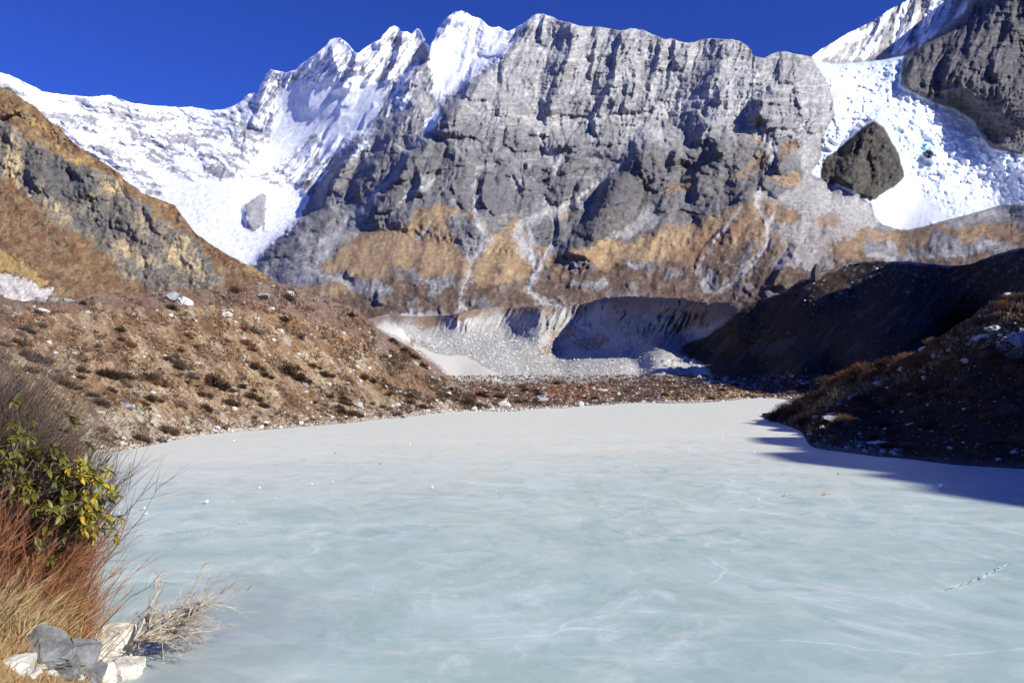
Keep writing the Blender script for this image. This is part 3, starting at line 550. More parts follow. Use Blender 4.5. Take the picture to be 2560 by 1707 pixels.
    cave = np.exp(-(((X - 2310) / 26) ** 2 + ((Y - 368) / 20) ** 2)); blue = np.clip(blue + 1.0 * cave, 0, 1)
    icol = np.array([.84, .87, .92])[None, None] + (np.array([.52, .76, .86]) - np.array([.84, .87, .92]))[None, None] * blue[..., None]
    dirt = ss(.25, .55, fbm(X, Y, 26, 4, .7, 132) + .35 * ss(80, 0, np.abs(X - 2080) + np.abs(Y - 330)) ) * .55 * (1 - fan)
    icol = mixc(icol, (.33, .31, .30), dirt * ss(-.1, .3, fine)); icol = icol * (1 - .12 * np.abs(gy) * (1 - fan))[..., None]
    cr = ss(.1, .6, fbm(X - .3 * Y, Y * 1.5, 9, 3, .7, 134)) * (1 - fan); icol = mixc(icol, (.50, .58, .68), .55 * cr)
    gm2 = ss(.4, .6, gl); c = c + (icol - c) * gm2[..., None]
    isl = samp(_m['isle'], ix, iy); ic = np.array([.062, .057, .05])[None, None] * (1 + .8 * fine + .4 * mid)[..., None]; ic = mixc(ic, (.11, .08, .055), .5 * ss(.2, .5, fbm(X, Y, 26, 3, .6, 133)))
    c = c + (ic - c) * ss(.35, .65, isl)[..., None]
    cv = (((X - 2321) / 13) ** 2 + ((Y - 386) / 10) ** 2) < 1; c = np.where(cv[..., None], np.array([.06, .06, .08]), c)
    return c

mat_rock = ground_mat('mountain_surface', .9, .12, .05, .30)
mat_ice = ground_mat('glacier_ice', .55, .3, .02, .05)
xs = np.arange(-280, 2880, 2.25)
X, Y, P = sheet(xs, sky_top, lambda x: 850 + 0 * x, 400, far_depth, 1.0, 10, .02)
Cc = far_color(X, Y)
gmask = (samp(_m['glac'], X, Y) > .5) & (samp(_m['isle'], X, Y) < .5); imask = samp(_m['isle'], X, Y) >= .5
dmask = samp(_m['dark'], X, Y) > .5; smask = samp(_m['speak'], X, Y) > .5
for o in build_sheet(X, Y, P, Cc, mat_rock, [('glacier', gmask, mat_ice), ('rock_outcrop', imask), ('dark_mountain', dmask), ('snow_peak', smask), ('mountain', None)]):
    tag(o, {'glacier': 'white broken icefall pouring down between two rock walls at the right', 'rock_outcrop': 'dark rocky knoll standing in the middle of the icefall',
            'dark_mountain': 'dark rock mountain rising to the right of the icefall', 'snow_peak': 'snow streaked peak above the head of the icefall',
            'mountain': 'long rocky range with snow covered summits and brown grassy foot'}[o.name.split('.')[0]], kind='structure')
del X, Y, P, Cc
# ================================================================== nearer slopes
# ---- left rock cliff with grass and scrub
CL = np.array([(-320, 60), (-100, 160)] + Z1(0,490, 60,510, 110,545, 200,600, 280,680, 330,710, 400,790, 480,850, 540,890, 620,935, 680,980, 700,1010, 790,1080, 880,1110,
      980,1150, 1020,1210, 1060,1260, 1100,1310, 1200,1380, 1300,1440, 1420,1500, 1530,1568) + Z4(1830,290) + [(800, 775), (900, 840)])
def cl_top(x): return np.interp(x, CL[:, 0], CL[:, 1]) + 2.2 * fbm(x, x * 0, 22, 4, .7, 6)
_cl = TPS([(-320,60),(0,218),(300,400),(500,560),(700,710),(900,840),(0,500),(300,620),(-320,500),(0,700),(300,740),(600,745),(-320,820),(300,820),(700,820),(900,880),(250,480),(450,640)],
          [1000 / d for d in (680,610,520,400,262,215,420,330,470,235,232,236,170,160,180,190,450,330)], 1e-3)
_m['cliff'] = canvas([ZD(0,290, 120,330, 200,380, 330,470, 400,520, 560,580, 700,650, 860,700, 900,800, 1000,880, 1150,1000, 1300,1080, 1450,1200, 1520,1330, 1560,1400, 1500,1460,
      1300,1475, 1060,1480, 1000,1440, 860,1380, 780,1260, 700,1180, 560,1080, 450,1010, 380,960, 280,900, 160,780, 80,700, 0,660) + [(-320, 420), (-320, 230)]], blur=4)
_m['cldark'] = canvas([ZD(160,430, 330,480, 560,600, 700,700, 650,800, 560,860, 450,900, 300,760, 180,640, 150,540), ZD(0,300, 60,310, 40,420, 0,440), ZD(700,800, 860,830, 780,1000, 700,1150, 660,1000, 640,900),
      ZD(480,960, 640,930, 700,1090, 560,1060)], blur=4)
_m['clyel'] = canvas([ZD(40,400, 120,380, 150,560, 150,680, 230,800, 160,780, 60,680, 20,560), ZD(300,830, 420,860, 480,940, 400,960, 320,900), ZD(720,700, 860,720, 880,800, 760,830), ZD(640,840, 700,900, 760,880, 740,960, 680,950),
      ZD(780,1080, 930,1150, 960,1230, 860,1230, 790,1150), ZD(960,1230, 1100,1290, 1080,1340, 980,1310), ZD(1100,1100, 1300,1130, 1400,1300, 1500,1400, 1340,1400, 1180,1240), ZD(860,1320, 980,1360, 980,1410, 880,1390)], blur=4)
_m['clgold'] = canvas([ZD(0,1180, 160,1270, 400,1440, 300,1430, 0,1330) + [(-300, 660), (-300, 600)]], [(ZD(180,280, 300,340, 400,380), [14, 12, 9]), (ZD(220,370, 320,420, 420,500, 560,560, 660,560), [9, 7, 11, 14, 7]),
      (ZD(1000,800, 1080,825, 1160,850), [4, 8, 5]), (ZD(1130,870, 1220,900), [8, 7]), (ZD(1600,1220, 1760,1310, 1940,1430), [12, 16, 8]), (ZD(1380,1090, 1500,1160, 1620,1230), [4, 8, 10])], blur=2)
_m['clscree'] = canvas([ZD(0,1345, 180,1400, 380,1470, 430,1500, 250,1540, 150,1560, 0,1490) + [(-300, 730), (-300, 640)]], blur=2)
def cl_relief(X, Y):
    return 1.8 * _clr(X, Y)
def _clr(X, Y):
    wx = X + 10 * fbm(X, Y, 60, 3, .55, 211); wy = Y + 10 * fbm(X, Y, 60, 3, .55, 212); k = samp(_m['cliff'], wx, wy)
    r = 14 * ridged(wx - .5 * wy, wy, 130, 3, .5, 213)
    r = r + k * (60 * facet(wx, wy, 85, 21, 1.5) + 30 * facet(wx, wy, 38, 22, 1.3) + 15 * facet(wx, wy, 19, 23, 1.1) + 8 * facet(X, Y, 9, 24) + 5 * ridged(wx + .3 * wy, wy, 20, 3, .6, 25, 3))
    r = r + (1 - k) * (7 * facet(wx, wy, 26, 26) + 5 * facet(X, Y, 9, 27) + 2.2 * fbm(X, Y, 6, 2, .7, 28))
    for pts, A, wl, wr in [(ZD(640,600, 680,800, 760,1160), 14, 16, 60), (ZD(200,650, 240,740), 10, 10, 30), (ZD(650,760, 720,850), 16, 26, 30), (ZD(120,190, 60,240), 14, 24, 40), (ZD(1290,940, 1240,1010), 10, 8, 30),
                           (ZD(1520,1300, 1540,1390), 10, 10, 30), (ZD(450,980, 540,1040), 9, 14, 26), (ZD(980,1110, 1040,1160), 8, 12, 24)]: r = r + spur(wx, wy, pts, A, wl, wr, 8)
    return r
def cl_depth(X, Y): return 190 * (1000 / np.clip(_cl(X, Y), 1.2, 7) / 190) ** .5 * (1 - cl_relief(X, Y) / FPX)
def cl_color(X, Y):
    wx = X + 16 * fbm(X, Y, 60, 5, .7, 221); wy = Y + 16 * fbm(X, Y, 60, 5, .7, 222)
    fine = fbm(X, Y, 8, 3, .75, 223); mid = fbm(X, Y, 50, 4, .65, 224); vert = fbm(X + .2 * Y, Y, 16, 4, .65, 225, 5)
    k = samp(_m['cliff'], wx, wy); km = ss(.35, .65, k + .75 * fbm(X + .7 * Y, Y, 60, 6, .75, 226))
    rock = np.array([.175, .155, .13])[None, None] * (1 + .35 * mid + .45 * fine)[..., None]
    rock = mixc(rock, (.43, .335, .20), ss(.30, .75, samp(_m['clyel'], wx, wy) + .8 * vert + .5 * mid + .05))
    rock = mixc(rock, (.36, .27, .155), .6 * ss(.2, .5, fbm(X, Y, 24, 4, .7, 227)))
    rock = mixc(rock, (.10, .098, .10), .85 * ss(.35, .7, samp(_m['cldark'], wx, wy) * .9 + .8 * vert + .2 * fine))
    rock = rock * (1 - .5 * ss(.35, .5, fbm(X, Y * 1.6, 14, 3, .7, 228)))[..., None]
    t = ss(-.3, .4, fbm(X, Y, 30, 4, .7, 229)); veg = lerp(np.array([.175, .10, .055])[None, None], np.array([.25, .17, .09])[None, None], t[..., None])
    veg = mixc(veg, (.085, .055, .035), .75 * ss(.1, .5, fbm(X + Y, Y, 15, 4, .75, 230))); veg = mixc(veg, (.22, .20, .18), .6 * ss(.4, .6, fbm(X, Y, 22, 4, .75, 231)))
    c = rock + (veg - rock) * (1 - km)[..., None]
    c = mixc(c, (.38, .26, .105), .9 * ss(.4, .7, samp(_m['clgold'], wx, wy) + .45 * fbm(X, Y, 12, 3, .7, 232)))
    c = mixc(c, (.54, .50, .46), ss(.45, .6, samp(_m['clscree'], wx, wy) + .35 * fine))
    return c
mat_cliff = ground_mat('cliff_surface', .92, .12, .35, .30, .5, .8, .8)
xs = np.arange(-320, 900, 2.4)
X, Y, P = sheet(xs, cl_top, lambda x: np.maximum(cl_top(x) + 30, 840 + 0 * x), 290, cl_depth, 1, 8, .04)
for o in build_sheet(X, Y, P, cl_color(X, Y), mat_cliff, [('cliff', None)]): tag(o, 'weathered yellow grey cliff with brown scrub at its foot on the left', kind='structure')

# ---- left moraine slope above the ice
SH_L = np.array([(-320, 1215), (0, 1165), (191, 1139), (344, 1118), (497, 1088), (650, 1074), (765, 1065), (900, 1053), (991, 1044), (1087, 1033), (1232, 1027), (1330, 1024)])
MT = np.array([(-320, 760)] + Z4(0,380, 150,400, 300,390, 450,400, 600,350, 800,345, 1000,340, 1200,330, 1400,320, 1550,300, 1650,290, 1780,280, 1880,290, 1960,320, 2050,350, 2200,410, 2352,450) +
              Z5(200,460, 300,500, 400,600, 500,650, 600,705, 680,770, 750,810, 830,890, 900,940, 1000,995) + [(1230, 1000), (1330, 1018)])
def mo_top(x): return np.interp(x, MT[:, 0], MT[:, 1]) + 2.0 * fbm(x, x * 0, 14, 3, .7, 7)
def mo_bot(x): return np.interp(x, SH_L[:, 0], SH_L[:, 1])
_mp = [(x, y, iz(0, y)) for x, y in SH_L] + [(-320,760,58),(0,745,66),(200,742,76),(383,730,88),(536,722,100),(631,711,112),(719,711,122),(784,734,134),(900,772,146),(953,830,150),(1030,868,150),
      (1087,906,150),(1144,960,144),(1183,983,140),(1330,1012,132),(0,950,47),(300,930,60),(600,900,82),(850,930,103),(950,980,108)]
_mo = TPS([(a, b) for a, b, d in _mp], [1000 / d for a, b, d in _mp], 2e-4)
def edge_fade(X, Y, f, w=30): return ss(-2, w, f(X) - Y)
def mo_relief(X, Y):
    wx = X + 9 * fbm(X, Y, 60, 3, .6, 311); wy = Y + 9 * fbm(X, Y, 60, 3, .6, 312)
    r = 14 * ridged(wx - .75 * wy, wy, 110, 3, .5, 313, 2) + 10 * facet(wx, wy, 34, 31) + 5.5 * facet(X, Y, 13, 32) + 2.0 * facet(X, Y, 6.5, 33)
    return r * (.26 + .74 * edge_fade(X, Y, mo_bot, 50))
def mo_depth(X, Y): return 1000 / np.clip(_mo(X, Y), 4.4, 40) * (1 - mo_relief(X, Y) / FPX)
_m['mobrush'] = canvas([[(-320, 740), (-320, 840)] + Z4(0,420, 300,480, 700,420, 1000,470, 1300,440, 1700,430, 2050,540, 2352,640) + Z5(400,800, 700,930, 900,1000, 1100,1060, 1300,1090, 1400,1000, 900,900, 600,660, 300,450) + [(700, 690), (300, 700)]], blur=9)
_m['mopale'] = canvas([Z4(380,790, 430,870, 600,960, 560,900, 470,800), Z4(200,440, 360,480, 560,520, 480,540, 260,480), Z4(700,530, 740,580, 700,560), Z4(900,500, 1050,510, 950,530), Z4(300,1080, 700,1120, 900,1060, 1200,1160, 1700,1080, 1900,1180, 1500,1240, 1000,1330, 700,1340, 500,1350, 420,1200),
      Z4(0,580, 150,640, 130,600), Z4(1100,900, 1300,980, 1500,1080, 1400,1100, 1200,1010), Z5(760,980, 950,970, 1010,1110, 760,1140, 700,1120), Z4(1920,640, 1960,650, 1940,760, 1800,790), Z5(420,850, 640,940, 600,880), Z4(0,940, 100,1040, 300,1180, 0,1160)], blur=5)
def mo_color(X, Y):
    wx = X + 8 * fbm(X, Y, 40, 4, .65, 321); wy = Y + 8 * fbm(X, Y, 40, 4, .65, 322)
    fine = fbm(X, Y, 7, 3, .8, 323); d = X - .9 * Y
    n1 = fbm(X, Y, 90, 4, .65, 324); n2 = fbm(X - .8 * Y, Y, 22, 4, .7, 325, 3)
    soil = lerp(np.array([.32, .23, .145])[None, None], np.array([.21, .13, .075])[None, None], ss(-.25, .35, n1 + .3 * n2)[..., None])
    soil = mixc(soil, (.19, .10, .05), .6 * ss(.1, .5, fbm(X, Y, 34, 4, .7, 326) + .35 * ss(980, 820, Y)))
    soil = mixc(soil, (.45, .385, .285), .7 * ss(.05, .5, n2))
    soil = soil * (1 + .24 * fine)[..., None]
    pl = samp(_m['mopale'], wx, wy); c = mixc(soil, (.48, .43, .36), .85 * ss(.42, .75, pl * .6 + .45 * fbm(X - .6 * Y, Y, 14, 4, .75, 327, 2)))
    lowp = .55 * ss(110, 20, mo_bot(X) - Y); c = mixc(c, (.50, .46, .40), .8 * ss(.35, .6, .3 * lowp + .55 * fbm(X, Y, 9, 3, .75, 328)))
    c = mixc(c, (.10, .062, .045), .7 * ss(.12, .4, fbm(X - .7 * Y, Y, 46, 5, .75, 334, 2))); br = samp(_m['mobrush'], wx, wy); b2 = lerp(np.array([.135, .085, .07])[None, None], np.array([.21, .155, .135])[None, None], ss(-.3, .4, fine + n1)[..., None])
    c = c + (b2 - c) * (.85 * ss(.4, .65, br + .35 * fbm(X, Y, 26, 4, .7, 329)))[..., None]
    c = mixc(c, (.075, .05, .037), .85 * ss(.30, .48, fbm(X - .3 * Y, Y, 24, 4, .7, 330) - .15 * pl)); c = mixc(c, (.12, .085, .06), .35 * ss(.35, .5, fbm(X, Y, 9, 3, .75, 331)))
    return c
mat_slope = ground_mat('moraine_surface', .95, .1, 1.5, .35, .6, 2.5, .3)
xs = np.arange(-320, 1330, 2.4)
X, Y, P = sheet(xs, mo_top, lambda x: mo_bot(x) + 16, 190, mo_depth, 1, 8, .05)
for o in build_sheet(X, Y, P, mo_color(X, Y), mat_slope, [('moraine', None)]): tag(o, 'brown moraine slope of scrub and pale scree along the left of the ice', kind='structure')

# ---- valley floor, eroded moraine wall and the shaded slope on the right
SH_V = np.array([(860, 1048), (1087, 1033), (1232, 1027), (1297, 1027), (1412, 1019), (1527, 1011), (1700, 1006), (1813, 1002), (2016, 994), (2100, 992), (2400, 992), (3000, 992)])
VT = np.array([(800, 800)] + Z5(330,510, 440,485, 520,495, 640,500, 740,492, 850,488, 1000,455, 1130,440, 1300,440, 1450,432, 1600,430, 1750,408, 1850,380, 2000,365, 2150,370) + Z6(0,376, 60,372, 120,380, 200,400, 300,408,
      420,405, 560,398, 660,380, 760,348, 850,290, 900,258, 960,236, 1040,212, 1080,216, 1130,190, 1180,165, 1300,134, 1450,140, 1600,140, 1750,158, 1900,170, 2000,158, 2080,125, 2150,98, 2250,70, 2352,50) + [(2700, 560), (3000, 470)])
def va_top(x): return np.interp(x, VT[:, 0], VT[:, 1]) + (2.2 + 3.5 * ss(1050, 1200, x) * ss(2000, 1900, x)) * fbm(x, x * 0, 22, 5, .8, 8)
def va_bot(x): return np.interp(x, SH_V[:, 0], SH_V[:, 1])
_vp = [(x, y, iz(0, y)) for x, y in SH_V] + [(x, y + 30, iz(0, y + 30) * 1.12) for x, y in SH_V[::2]] + [(1000,972,215),(1300,970,240),(1500,965,260),(1700,965,270),(1880,960,290),(1150,945,330),(1400,938,430),(1600,935,420),(1300,900,640),
      (1150,900,600),(1000,850,780),(1450,885,720),(1200,855,900),(1350,850,880),(900,800,960),(1000,800,1000),(1150,785,1010),(1350,775,1010),(1466,768,1000),(1560,755,800),(1660,745,620),(1750,752,540),(1900,750,470),(2004,700,430),
      (2080,655,450),(2200,655,410),(2350,655,360),(2560,622,300),(2700,560,285),(3000,470,280),(1440,850,885),(1500,850,800),(1560,880,590),(1640,915,400),(1780,940,330),(1950,965,270),(1850,850,430),(2000,850,345),(2000,930,262),(2150,920,235),
      (2300,850,262),(2300,750,315),(2560,900,205),(2560,760,250),(3000,900,190),(3000,700,230),(2150,760,350)]
_va = TPS([(a, b) for a, b, d in _vp], [1000 / d for a, b, d in _vp], 3e-4)
_m['vwall'] = canvas([Z5(600,620, 850,500, 1000,455, 1450,430, 1750,410, 2352,360) + Z6(300,410, 300,560, 0,720) + Z5(2000,600, 1720,560, 1450,620, 1300,640, 1100,600, 850,610, 650,640)], blur=4)
_m['vcone'] = canvas([Z5(310,505, 440,480, 500,560, 600,660, 760,745, 950,750, 1080,830, 1160,870, 1260,915, 900,930, 700,760, 560,650, 400,590)], blur=1)
_m['vbrown'] = canvas([Z5(550,560, 640,510, 850,500, 830,530, 700,590), Z5(1480,620, 1700,550, 1760,560, 1600,640, 1500,680), Z5(1380,700, 1640,690, 1560,760, 1400,740), Z5(1620,650, 1900,610, 1860,700, 1700,720), Z5(520,600, 740,700, 740,740, 620,690), Z5(850,500, 1100,440, 1050,500, 870,540),
      Z6(240,710, 380,600, 410,620, 300,700), Z6(400,420, 760,350, 700,420, 300,560, 120,560, 200,450)], blur=3)
_m['vshore'] = canvas([[(800, 1100)] + Z5(300,930, 700,900, 1000,930, 1250,950, 1450,920, 1800,930, 2000,920, 2352,880) + Z6(0,870, 270,900, 330,940, 500,930, 620,890, 950,880) + [(2100, 940), (2100, 1100)]], blur=3)
_m['vgold'] = canvas([Z6(230,1020, 280,960, 400,935, 560,940, 660,1010, 640,1040, 240,1050), Z6(0,1010, 240,1020, 240,1060, 0,1060), Z5(1260,1080, 1600,1070, 1600,1110, 1250,1125)], blur=2)
_m['vred'] = canvas([Z5(1000,940, 1250,950, 1240,990, 1000,1000), Z5(1400,970, 1700,920, 1950,950, 1900,1010, 1560,1060, 1320,1040), Z6(700,1000, 820,960, 820,990, 700,1020)], blur=4)
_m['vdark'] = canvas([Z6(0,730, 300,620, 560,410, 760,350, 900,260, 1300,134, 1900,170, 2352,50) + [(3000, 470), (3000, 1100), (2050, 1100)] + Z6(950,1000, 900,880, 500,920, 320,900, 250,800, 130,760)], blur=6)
_m['vrub'] = canvas([Z6(0,790, 150,765, 230,810, 290,880, 320,930, 240,930, 150,850, 0,850), Z5(1950,830, 2200,760, 2352,790, 2352,840, 2000,860), Z5(760,980, 950,970, 1010,1110, 760,1140)], blur=3)
def va_relief(X, Y):
    wx = X + 7 * fbm(X, Y, 50, 3, .6, 411); wy = Y + 7 * fbm(X, Y, 50, 3, .6, 412); w = samp(_m['vwall'], wx, wy)
    fl = 1 - np.abs(gn((wx + .45 * wy) / 15, wy / 90, 41)) * 2.4; f2 = 1 - np.abs(gn((wx + .5 * wy) / 7, wy / 50, 42)) * 2.4
    am = .35 + 1.1 * ss(-.4, .5, fbm(X, Y, 60, 3, .6, 49)); r = w * (15 * fl * am + 7 * f2 * am + (6 * facet(wx, wy, 16, 40) + 22 * ss(1440, 1560, X) * facet(wx + .5 * wy, wy, 44, 58, 1.4)) + 11 * ridged(wx + .5 * wy, wy, 70, 3, .6, 43, 3))
    co = samp(_m['vcone'], X, Y)
    r = r + (1 - w) * (1 - .85 * co) * (26 * facet(wx, wy, 46, 44, .5) + 12 * facet(X, Y, 20, 45, .6) + 6 * facet(X, Y, 9, 46, .8))
    r = r + 12 * co + samp(_m['vrub'], wx, wy) * (14 * facet(X, Y, 11, 56) + 18 * facet(X, Y, 24, 57))
    dk = samp(_m['vdark'], wx, wy); r = r + dk * (18 * ridged(wx + .8 * wy, wy, 120, 3, .5, 47, 2) + 8 * facet(wx, wy, 30, 48))
    for pts, A, wl, wr in [(Z5(2200,520, 1980,650, 1740,760), 30, 26, 60), (Z5(1600,430, 1560,520, 1540,600), 12, 14, 60), (Z5(1240,440, 1210,560), 8, 12, 60), (Z5(1750,400, 1680,560), 26, 10, 120)]: r = r + spur(wx, wy, pts, A, wl, wr, 10)
    return r * (.18 + .82 * edge_fade(X, Y, va_bot, 60))
def va_depth(X, Y): return 1000 / np.clip(_va(X, Y), .85, 30) * (1 - va_relief(X, Y) / FPX)
def va_color(X, Y):
    wx = X + 5 * fbm(X, Y, 30, 4, .65, 421); wy = Y + 5 * fbm(X, Y, 30, 4, .65, 422)
    fine = fbm(X, Y, 6, 3, .8, 423); mid = fbm(X, Y, 50, 4, .65, 424)
    c = np.array([.37, .36, .34])[None, None] * (1 + .25 * mid + .28 * fine)[..., None]
    c = mixc(c, (.24, .23, .21), .55 * ss(.15, .5, fbm(X, Y, 16, 4, .75, 425)))
    c = c * (1 - .30 * samp(_m['vwall'], wx, wy) * ss(1420, 1600, X + 30 * mid))[..., None]  # right part of the wall darker: its shade is painted into the colour
    c = mixc(c, (.64, .60, .53), .95 * ss(.4, .6, samp(_m['vcone'], wx, wy)))
    c = mixc(c, (.25, .165, .11), .85 * ss(.4, .65, samp(_m['vbrown'], wx, wy) + .4 * fbm(X, Y, 14, 4, .7, 426)))
    topb = ss(30 + 34 * ss(1440, 1560, X), 4, Y - va_top(X) + 16 * mid + 12 * fbm(X + .4 * Y, Y, 18, 4, .8, 433, 3)) * (X < 2010); c = mixc(c, (.20, .14, .10), .85 * topb)
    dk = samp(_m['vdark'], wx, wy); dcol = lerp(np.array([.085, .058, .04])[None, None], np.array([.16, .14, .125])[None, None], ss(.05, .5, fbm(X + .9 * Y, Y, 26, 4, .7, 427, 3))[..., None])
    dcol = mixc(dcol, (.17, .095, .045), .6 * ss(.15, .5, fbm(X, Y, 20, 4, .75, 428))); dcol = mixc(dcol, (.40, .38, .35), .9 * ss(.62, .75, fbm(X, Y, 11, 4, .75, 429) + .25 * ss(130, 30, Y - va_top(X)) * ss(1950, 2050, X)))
    c = c + (dcol * .45 - c) * ss(.35, .65, dk)[..., None]  # slope colour scaled down to deepen the shade it lies in
    s = ss(.4, .6, samp(_m['vshore'], wx, wy) + .3 * fbm(X, Y, 20, 3, .7, 430))
    sc = lerp(np.array([.19, .10, .06])[None, None], np.array([.13, .09, .07])[None, None], ss(-.3, .3, fbm(X, Y * 2, 40, 4, .7, 431))[..., None])
    sc = mixc(sc, (.27, .11, .05), .9 * ss(.35, .7, samp(_m['vred'], wx, wy) + .3 * mid)); sc = mixc(sc, (.34, .21, .09), .95 * ss(.4, .6, samp(_m['vgold'], wx, wy) + .3 * fine))
    sc = mixc(sc, (.46, .44, .41), .9 * ss(.28, .5, fbm(X, Y * 1.8, 13, 4, .8, 432))); sc = sc * (1 + .4 * fine)[..., None]
    c = c + (sc - c) * s[..., None]
    c = mixc(c, (.48, .46, .43), ss(.4, .6, samp(_m['vrub'], wx, wy) + .3 * fine))
    return c
mat_valley = ground_mat('valley_surface', .95, .1, .6, .30, .5, 1.0, .6)
xs = np.arange(800, 3000, 2.4)
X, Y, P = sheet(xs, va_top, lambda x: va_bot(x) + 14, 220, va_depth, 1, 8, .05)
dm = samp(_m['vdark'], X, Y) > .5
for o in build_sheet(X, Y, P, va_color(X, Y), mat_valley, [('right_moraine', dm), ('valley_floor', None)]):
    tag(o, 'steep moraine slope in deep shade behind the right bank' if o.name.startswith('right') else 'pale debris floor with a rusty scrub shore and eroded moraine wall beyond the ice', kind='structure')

# ---- right bank
SH_R = np.array([(1905, 1040), (1928, 1049), (2005, 1078), (2024, 1112), (2081, 1124), (2195, 1139), (2386, 1159), (2560, 1170), (2900, 1200), (3200, 1240)])
RT = np.array([(1905, 1034)] + Z6(680,1130, 760,1110, 870,1050, 950,985, 1050,930, 1150,880, 1280,850, 1400,795, 1480,775, 1560,765, 1640,735, 1700,700, 1760,650, 1850,600, 1920,545, 2000,510, 2060,450, 2150,405, 2250,365, 2352,335) + [(2900, 610), (3200, 500)])
def rb_top(x): return np.interp(x, RT[:, 0], RT[:, 1]) + 2.5 * fbm(x, x * 0, 18, 4, .75, 9)
def rb_bot(x): return np.interp(x, SH_R[:, 0], SH_R[:, 1])
_rp = [(x, y, iz(0, y)) for x, y in SH_R] + [(1920,1035,90),(2024,978,78),(2100,937,73),(2196,905,69),(2310,868,64),(2349,837,62),(2425,791,60),(2463,765,59),(2560,728,57),(2900,610,52),(3200,500,48),(2200,1040,60),(2400,1020,50),(2400,900,56),(2560,1000,47),(2900,900,42)]
_rb = TPS([(a, b) for a, b, d in _rp], [1000 / d for a, b, d in _rp], 3e-4)
def rb_relief(X, Y):
    wx = X + 9 * fbm(X, Y, 60, 3, .6, 511); wy = Y + 9 * fbm(X, Y, 60, 3, .6, 512)
    r = 26 * facet(wx, wy, 90, 51, .7) + 16 * facet(wx, wy, 42, 52, .7) + 8 * facet(X, Y, 18, 53, .8) + 3 * facet(X, Y, 8, 54)
    return r * (.06 + .94 * edge_fade(X, Y, rb_bot, 70))
def rb_depth(X, Y): return 1000 / np.clip(_rb(X, Y), 8, 45) * (1 - rb_relief(X, Y) / FPX)
_m['rbpale'] = canvas([Z6(950,1330, 1150,1310, 1530,1310, 1680,1350, 1400,1400, 1250,1390, 1000,1365), Z6(1950,660, 2150,560, 2260,580, 2200,640, 2000,690), Z6(2140,600, 2352,620, 2352,760, 2250,760, 2150,690)], blur=2)
_m['rbgold'] = canvas([Z6(2080,480, 2200,400, 2352,350, 2352,470, 2200,500, 2000,600), Z6(1880,680, 1980,640, 1940,690), Z6(760,1120, 900,1080, 870,1120)], blur=3)
def rb_color(X, Y):
    wx = X + 6 * fbm(X, Y, 30, 4, .65, 521); wy = Y + 6 * fbm(X, Y, 30, 4, .65, 522); fine = fbm(X, Y, 7, 3, .8, 523)
    c = lerp(np.array([.11, .068, .04])[None, None], np.array([.20, .10, .05])[None, None], ss(-.2, .45, fbm(X, Y, 50, 4, .7, 524))[..., None])
    c = mixc(c, (.30, .19, .09), .7 * ss(.1, .5, fbm(X, Y, 26, 4, .75, 525))); c = mixc(c, (.38, .36, .33), .9 * ss(.60, .75, fbm(X, Y, 22, 4, .75, 526)))
    c = mixc(c, (.36, .23, .09), .9 * ss(.4, .6, samp(_m['rbgold'], wx, wy) + .3 * fine)); c = mixc(c, (.50, .48, .44), .9 * ss(.4, .6, samp(_m['rbpale'], wx, wy) + .4 * fine))
    c = mixc(c, (.30, .27, .23), .5 * ss(24, 4, rb_bot(X) - Y))
    return c * (.45 * (1 + .35 * fine))[..., None]  # whole bank darkened in colour to strengthen its shade
mat_bank = ground_mat('bank_surface', .95, .1, 4, .35, .7, 6, .08)
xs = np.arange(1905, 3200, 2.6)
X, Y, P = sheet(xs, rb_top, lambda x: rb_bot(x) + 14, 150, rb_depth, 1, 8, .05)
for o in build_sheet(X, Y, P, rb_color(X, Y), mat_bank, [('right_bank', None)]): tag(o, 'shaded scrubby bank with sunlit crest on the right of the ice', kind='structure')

# ---- unseen hills added right of the frame, crests shaped to shade the slopes in view
def hillside(name, xs_, ys_, hf, mat, col):
    X, Y = np.meshgrid(xs_, ys_); Z = hf(X, Y); V = np.stack([X, Y, Z], -1).reshape(-1, 3); F = quads(len(ys_), len(xs_))
    n = fbm(X, Y, 12, 4, .7, 600); C = np.asarray(col)[None, None] * (1 + .4 * n)[..., None]
    return tag(obj(name, mesh_np(name, V, F, mat, C.reshape(-1, 3))), 'brown scrubby hillside closing the valley on the right', kind='structure')
def hf_near(x, y):
    top = np.interp(y, [-150, -60, -35, -18, 5, 14, 22, 34, 50], [0, 20, 51, 56, 56, 52, 43, 24, 0])
    c = ss(64, 92, x) * (top + 2.5 * fbm(x * .3, y, 9, 4, .75, 601) * (top > 5))
    return c - 1.5 + 1.2 * fbm(x, y, 10, 3, .7, 602)
hillside('near_shade_hillside', np.arange(46, 170, 2.5), np.arange(-150, 58, 2.5), hf_near, mat_bank, (.10, .07, .045))
def hf_far(x, y):
    c = ss(0, 85, x - np.maximum(250, .66 * y + 18)) * (np.interp(y, [0, 230, 290, 360, 500, 560], [200, 200, 172, 166, 90, 0]) + 12 * fbm(x * .3, y, 40, 4, .75, 603)) * ss(560, 540, y) * ss(0, 60, y)
    return c - 3 + 3 * fbm(x, y, 30, 3, .7, 604)
hillside('far_shade_hillside', np.arange(236, 640, 6.0), np.arange(-10, 570, 6.0), hf_far, mat_bank, (.10, .07, .045))

# ---- ground under everything
gp = mesh_np('ground', np.array([(-15000, -3000, -4), (15000, -3000, -4), (15000, 14000, -4), (-15000, 14000, -4)], float), np.array([[0, 1, 2, 3]]), simple_mat('ground_soil', (.12, .09, .06), (.2, .16, .12), .05, bump=0))
tag(obj('ground', gp), 'stony brown ground of the valley', kind='structure')

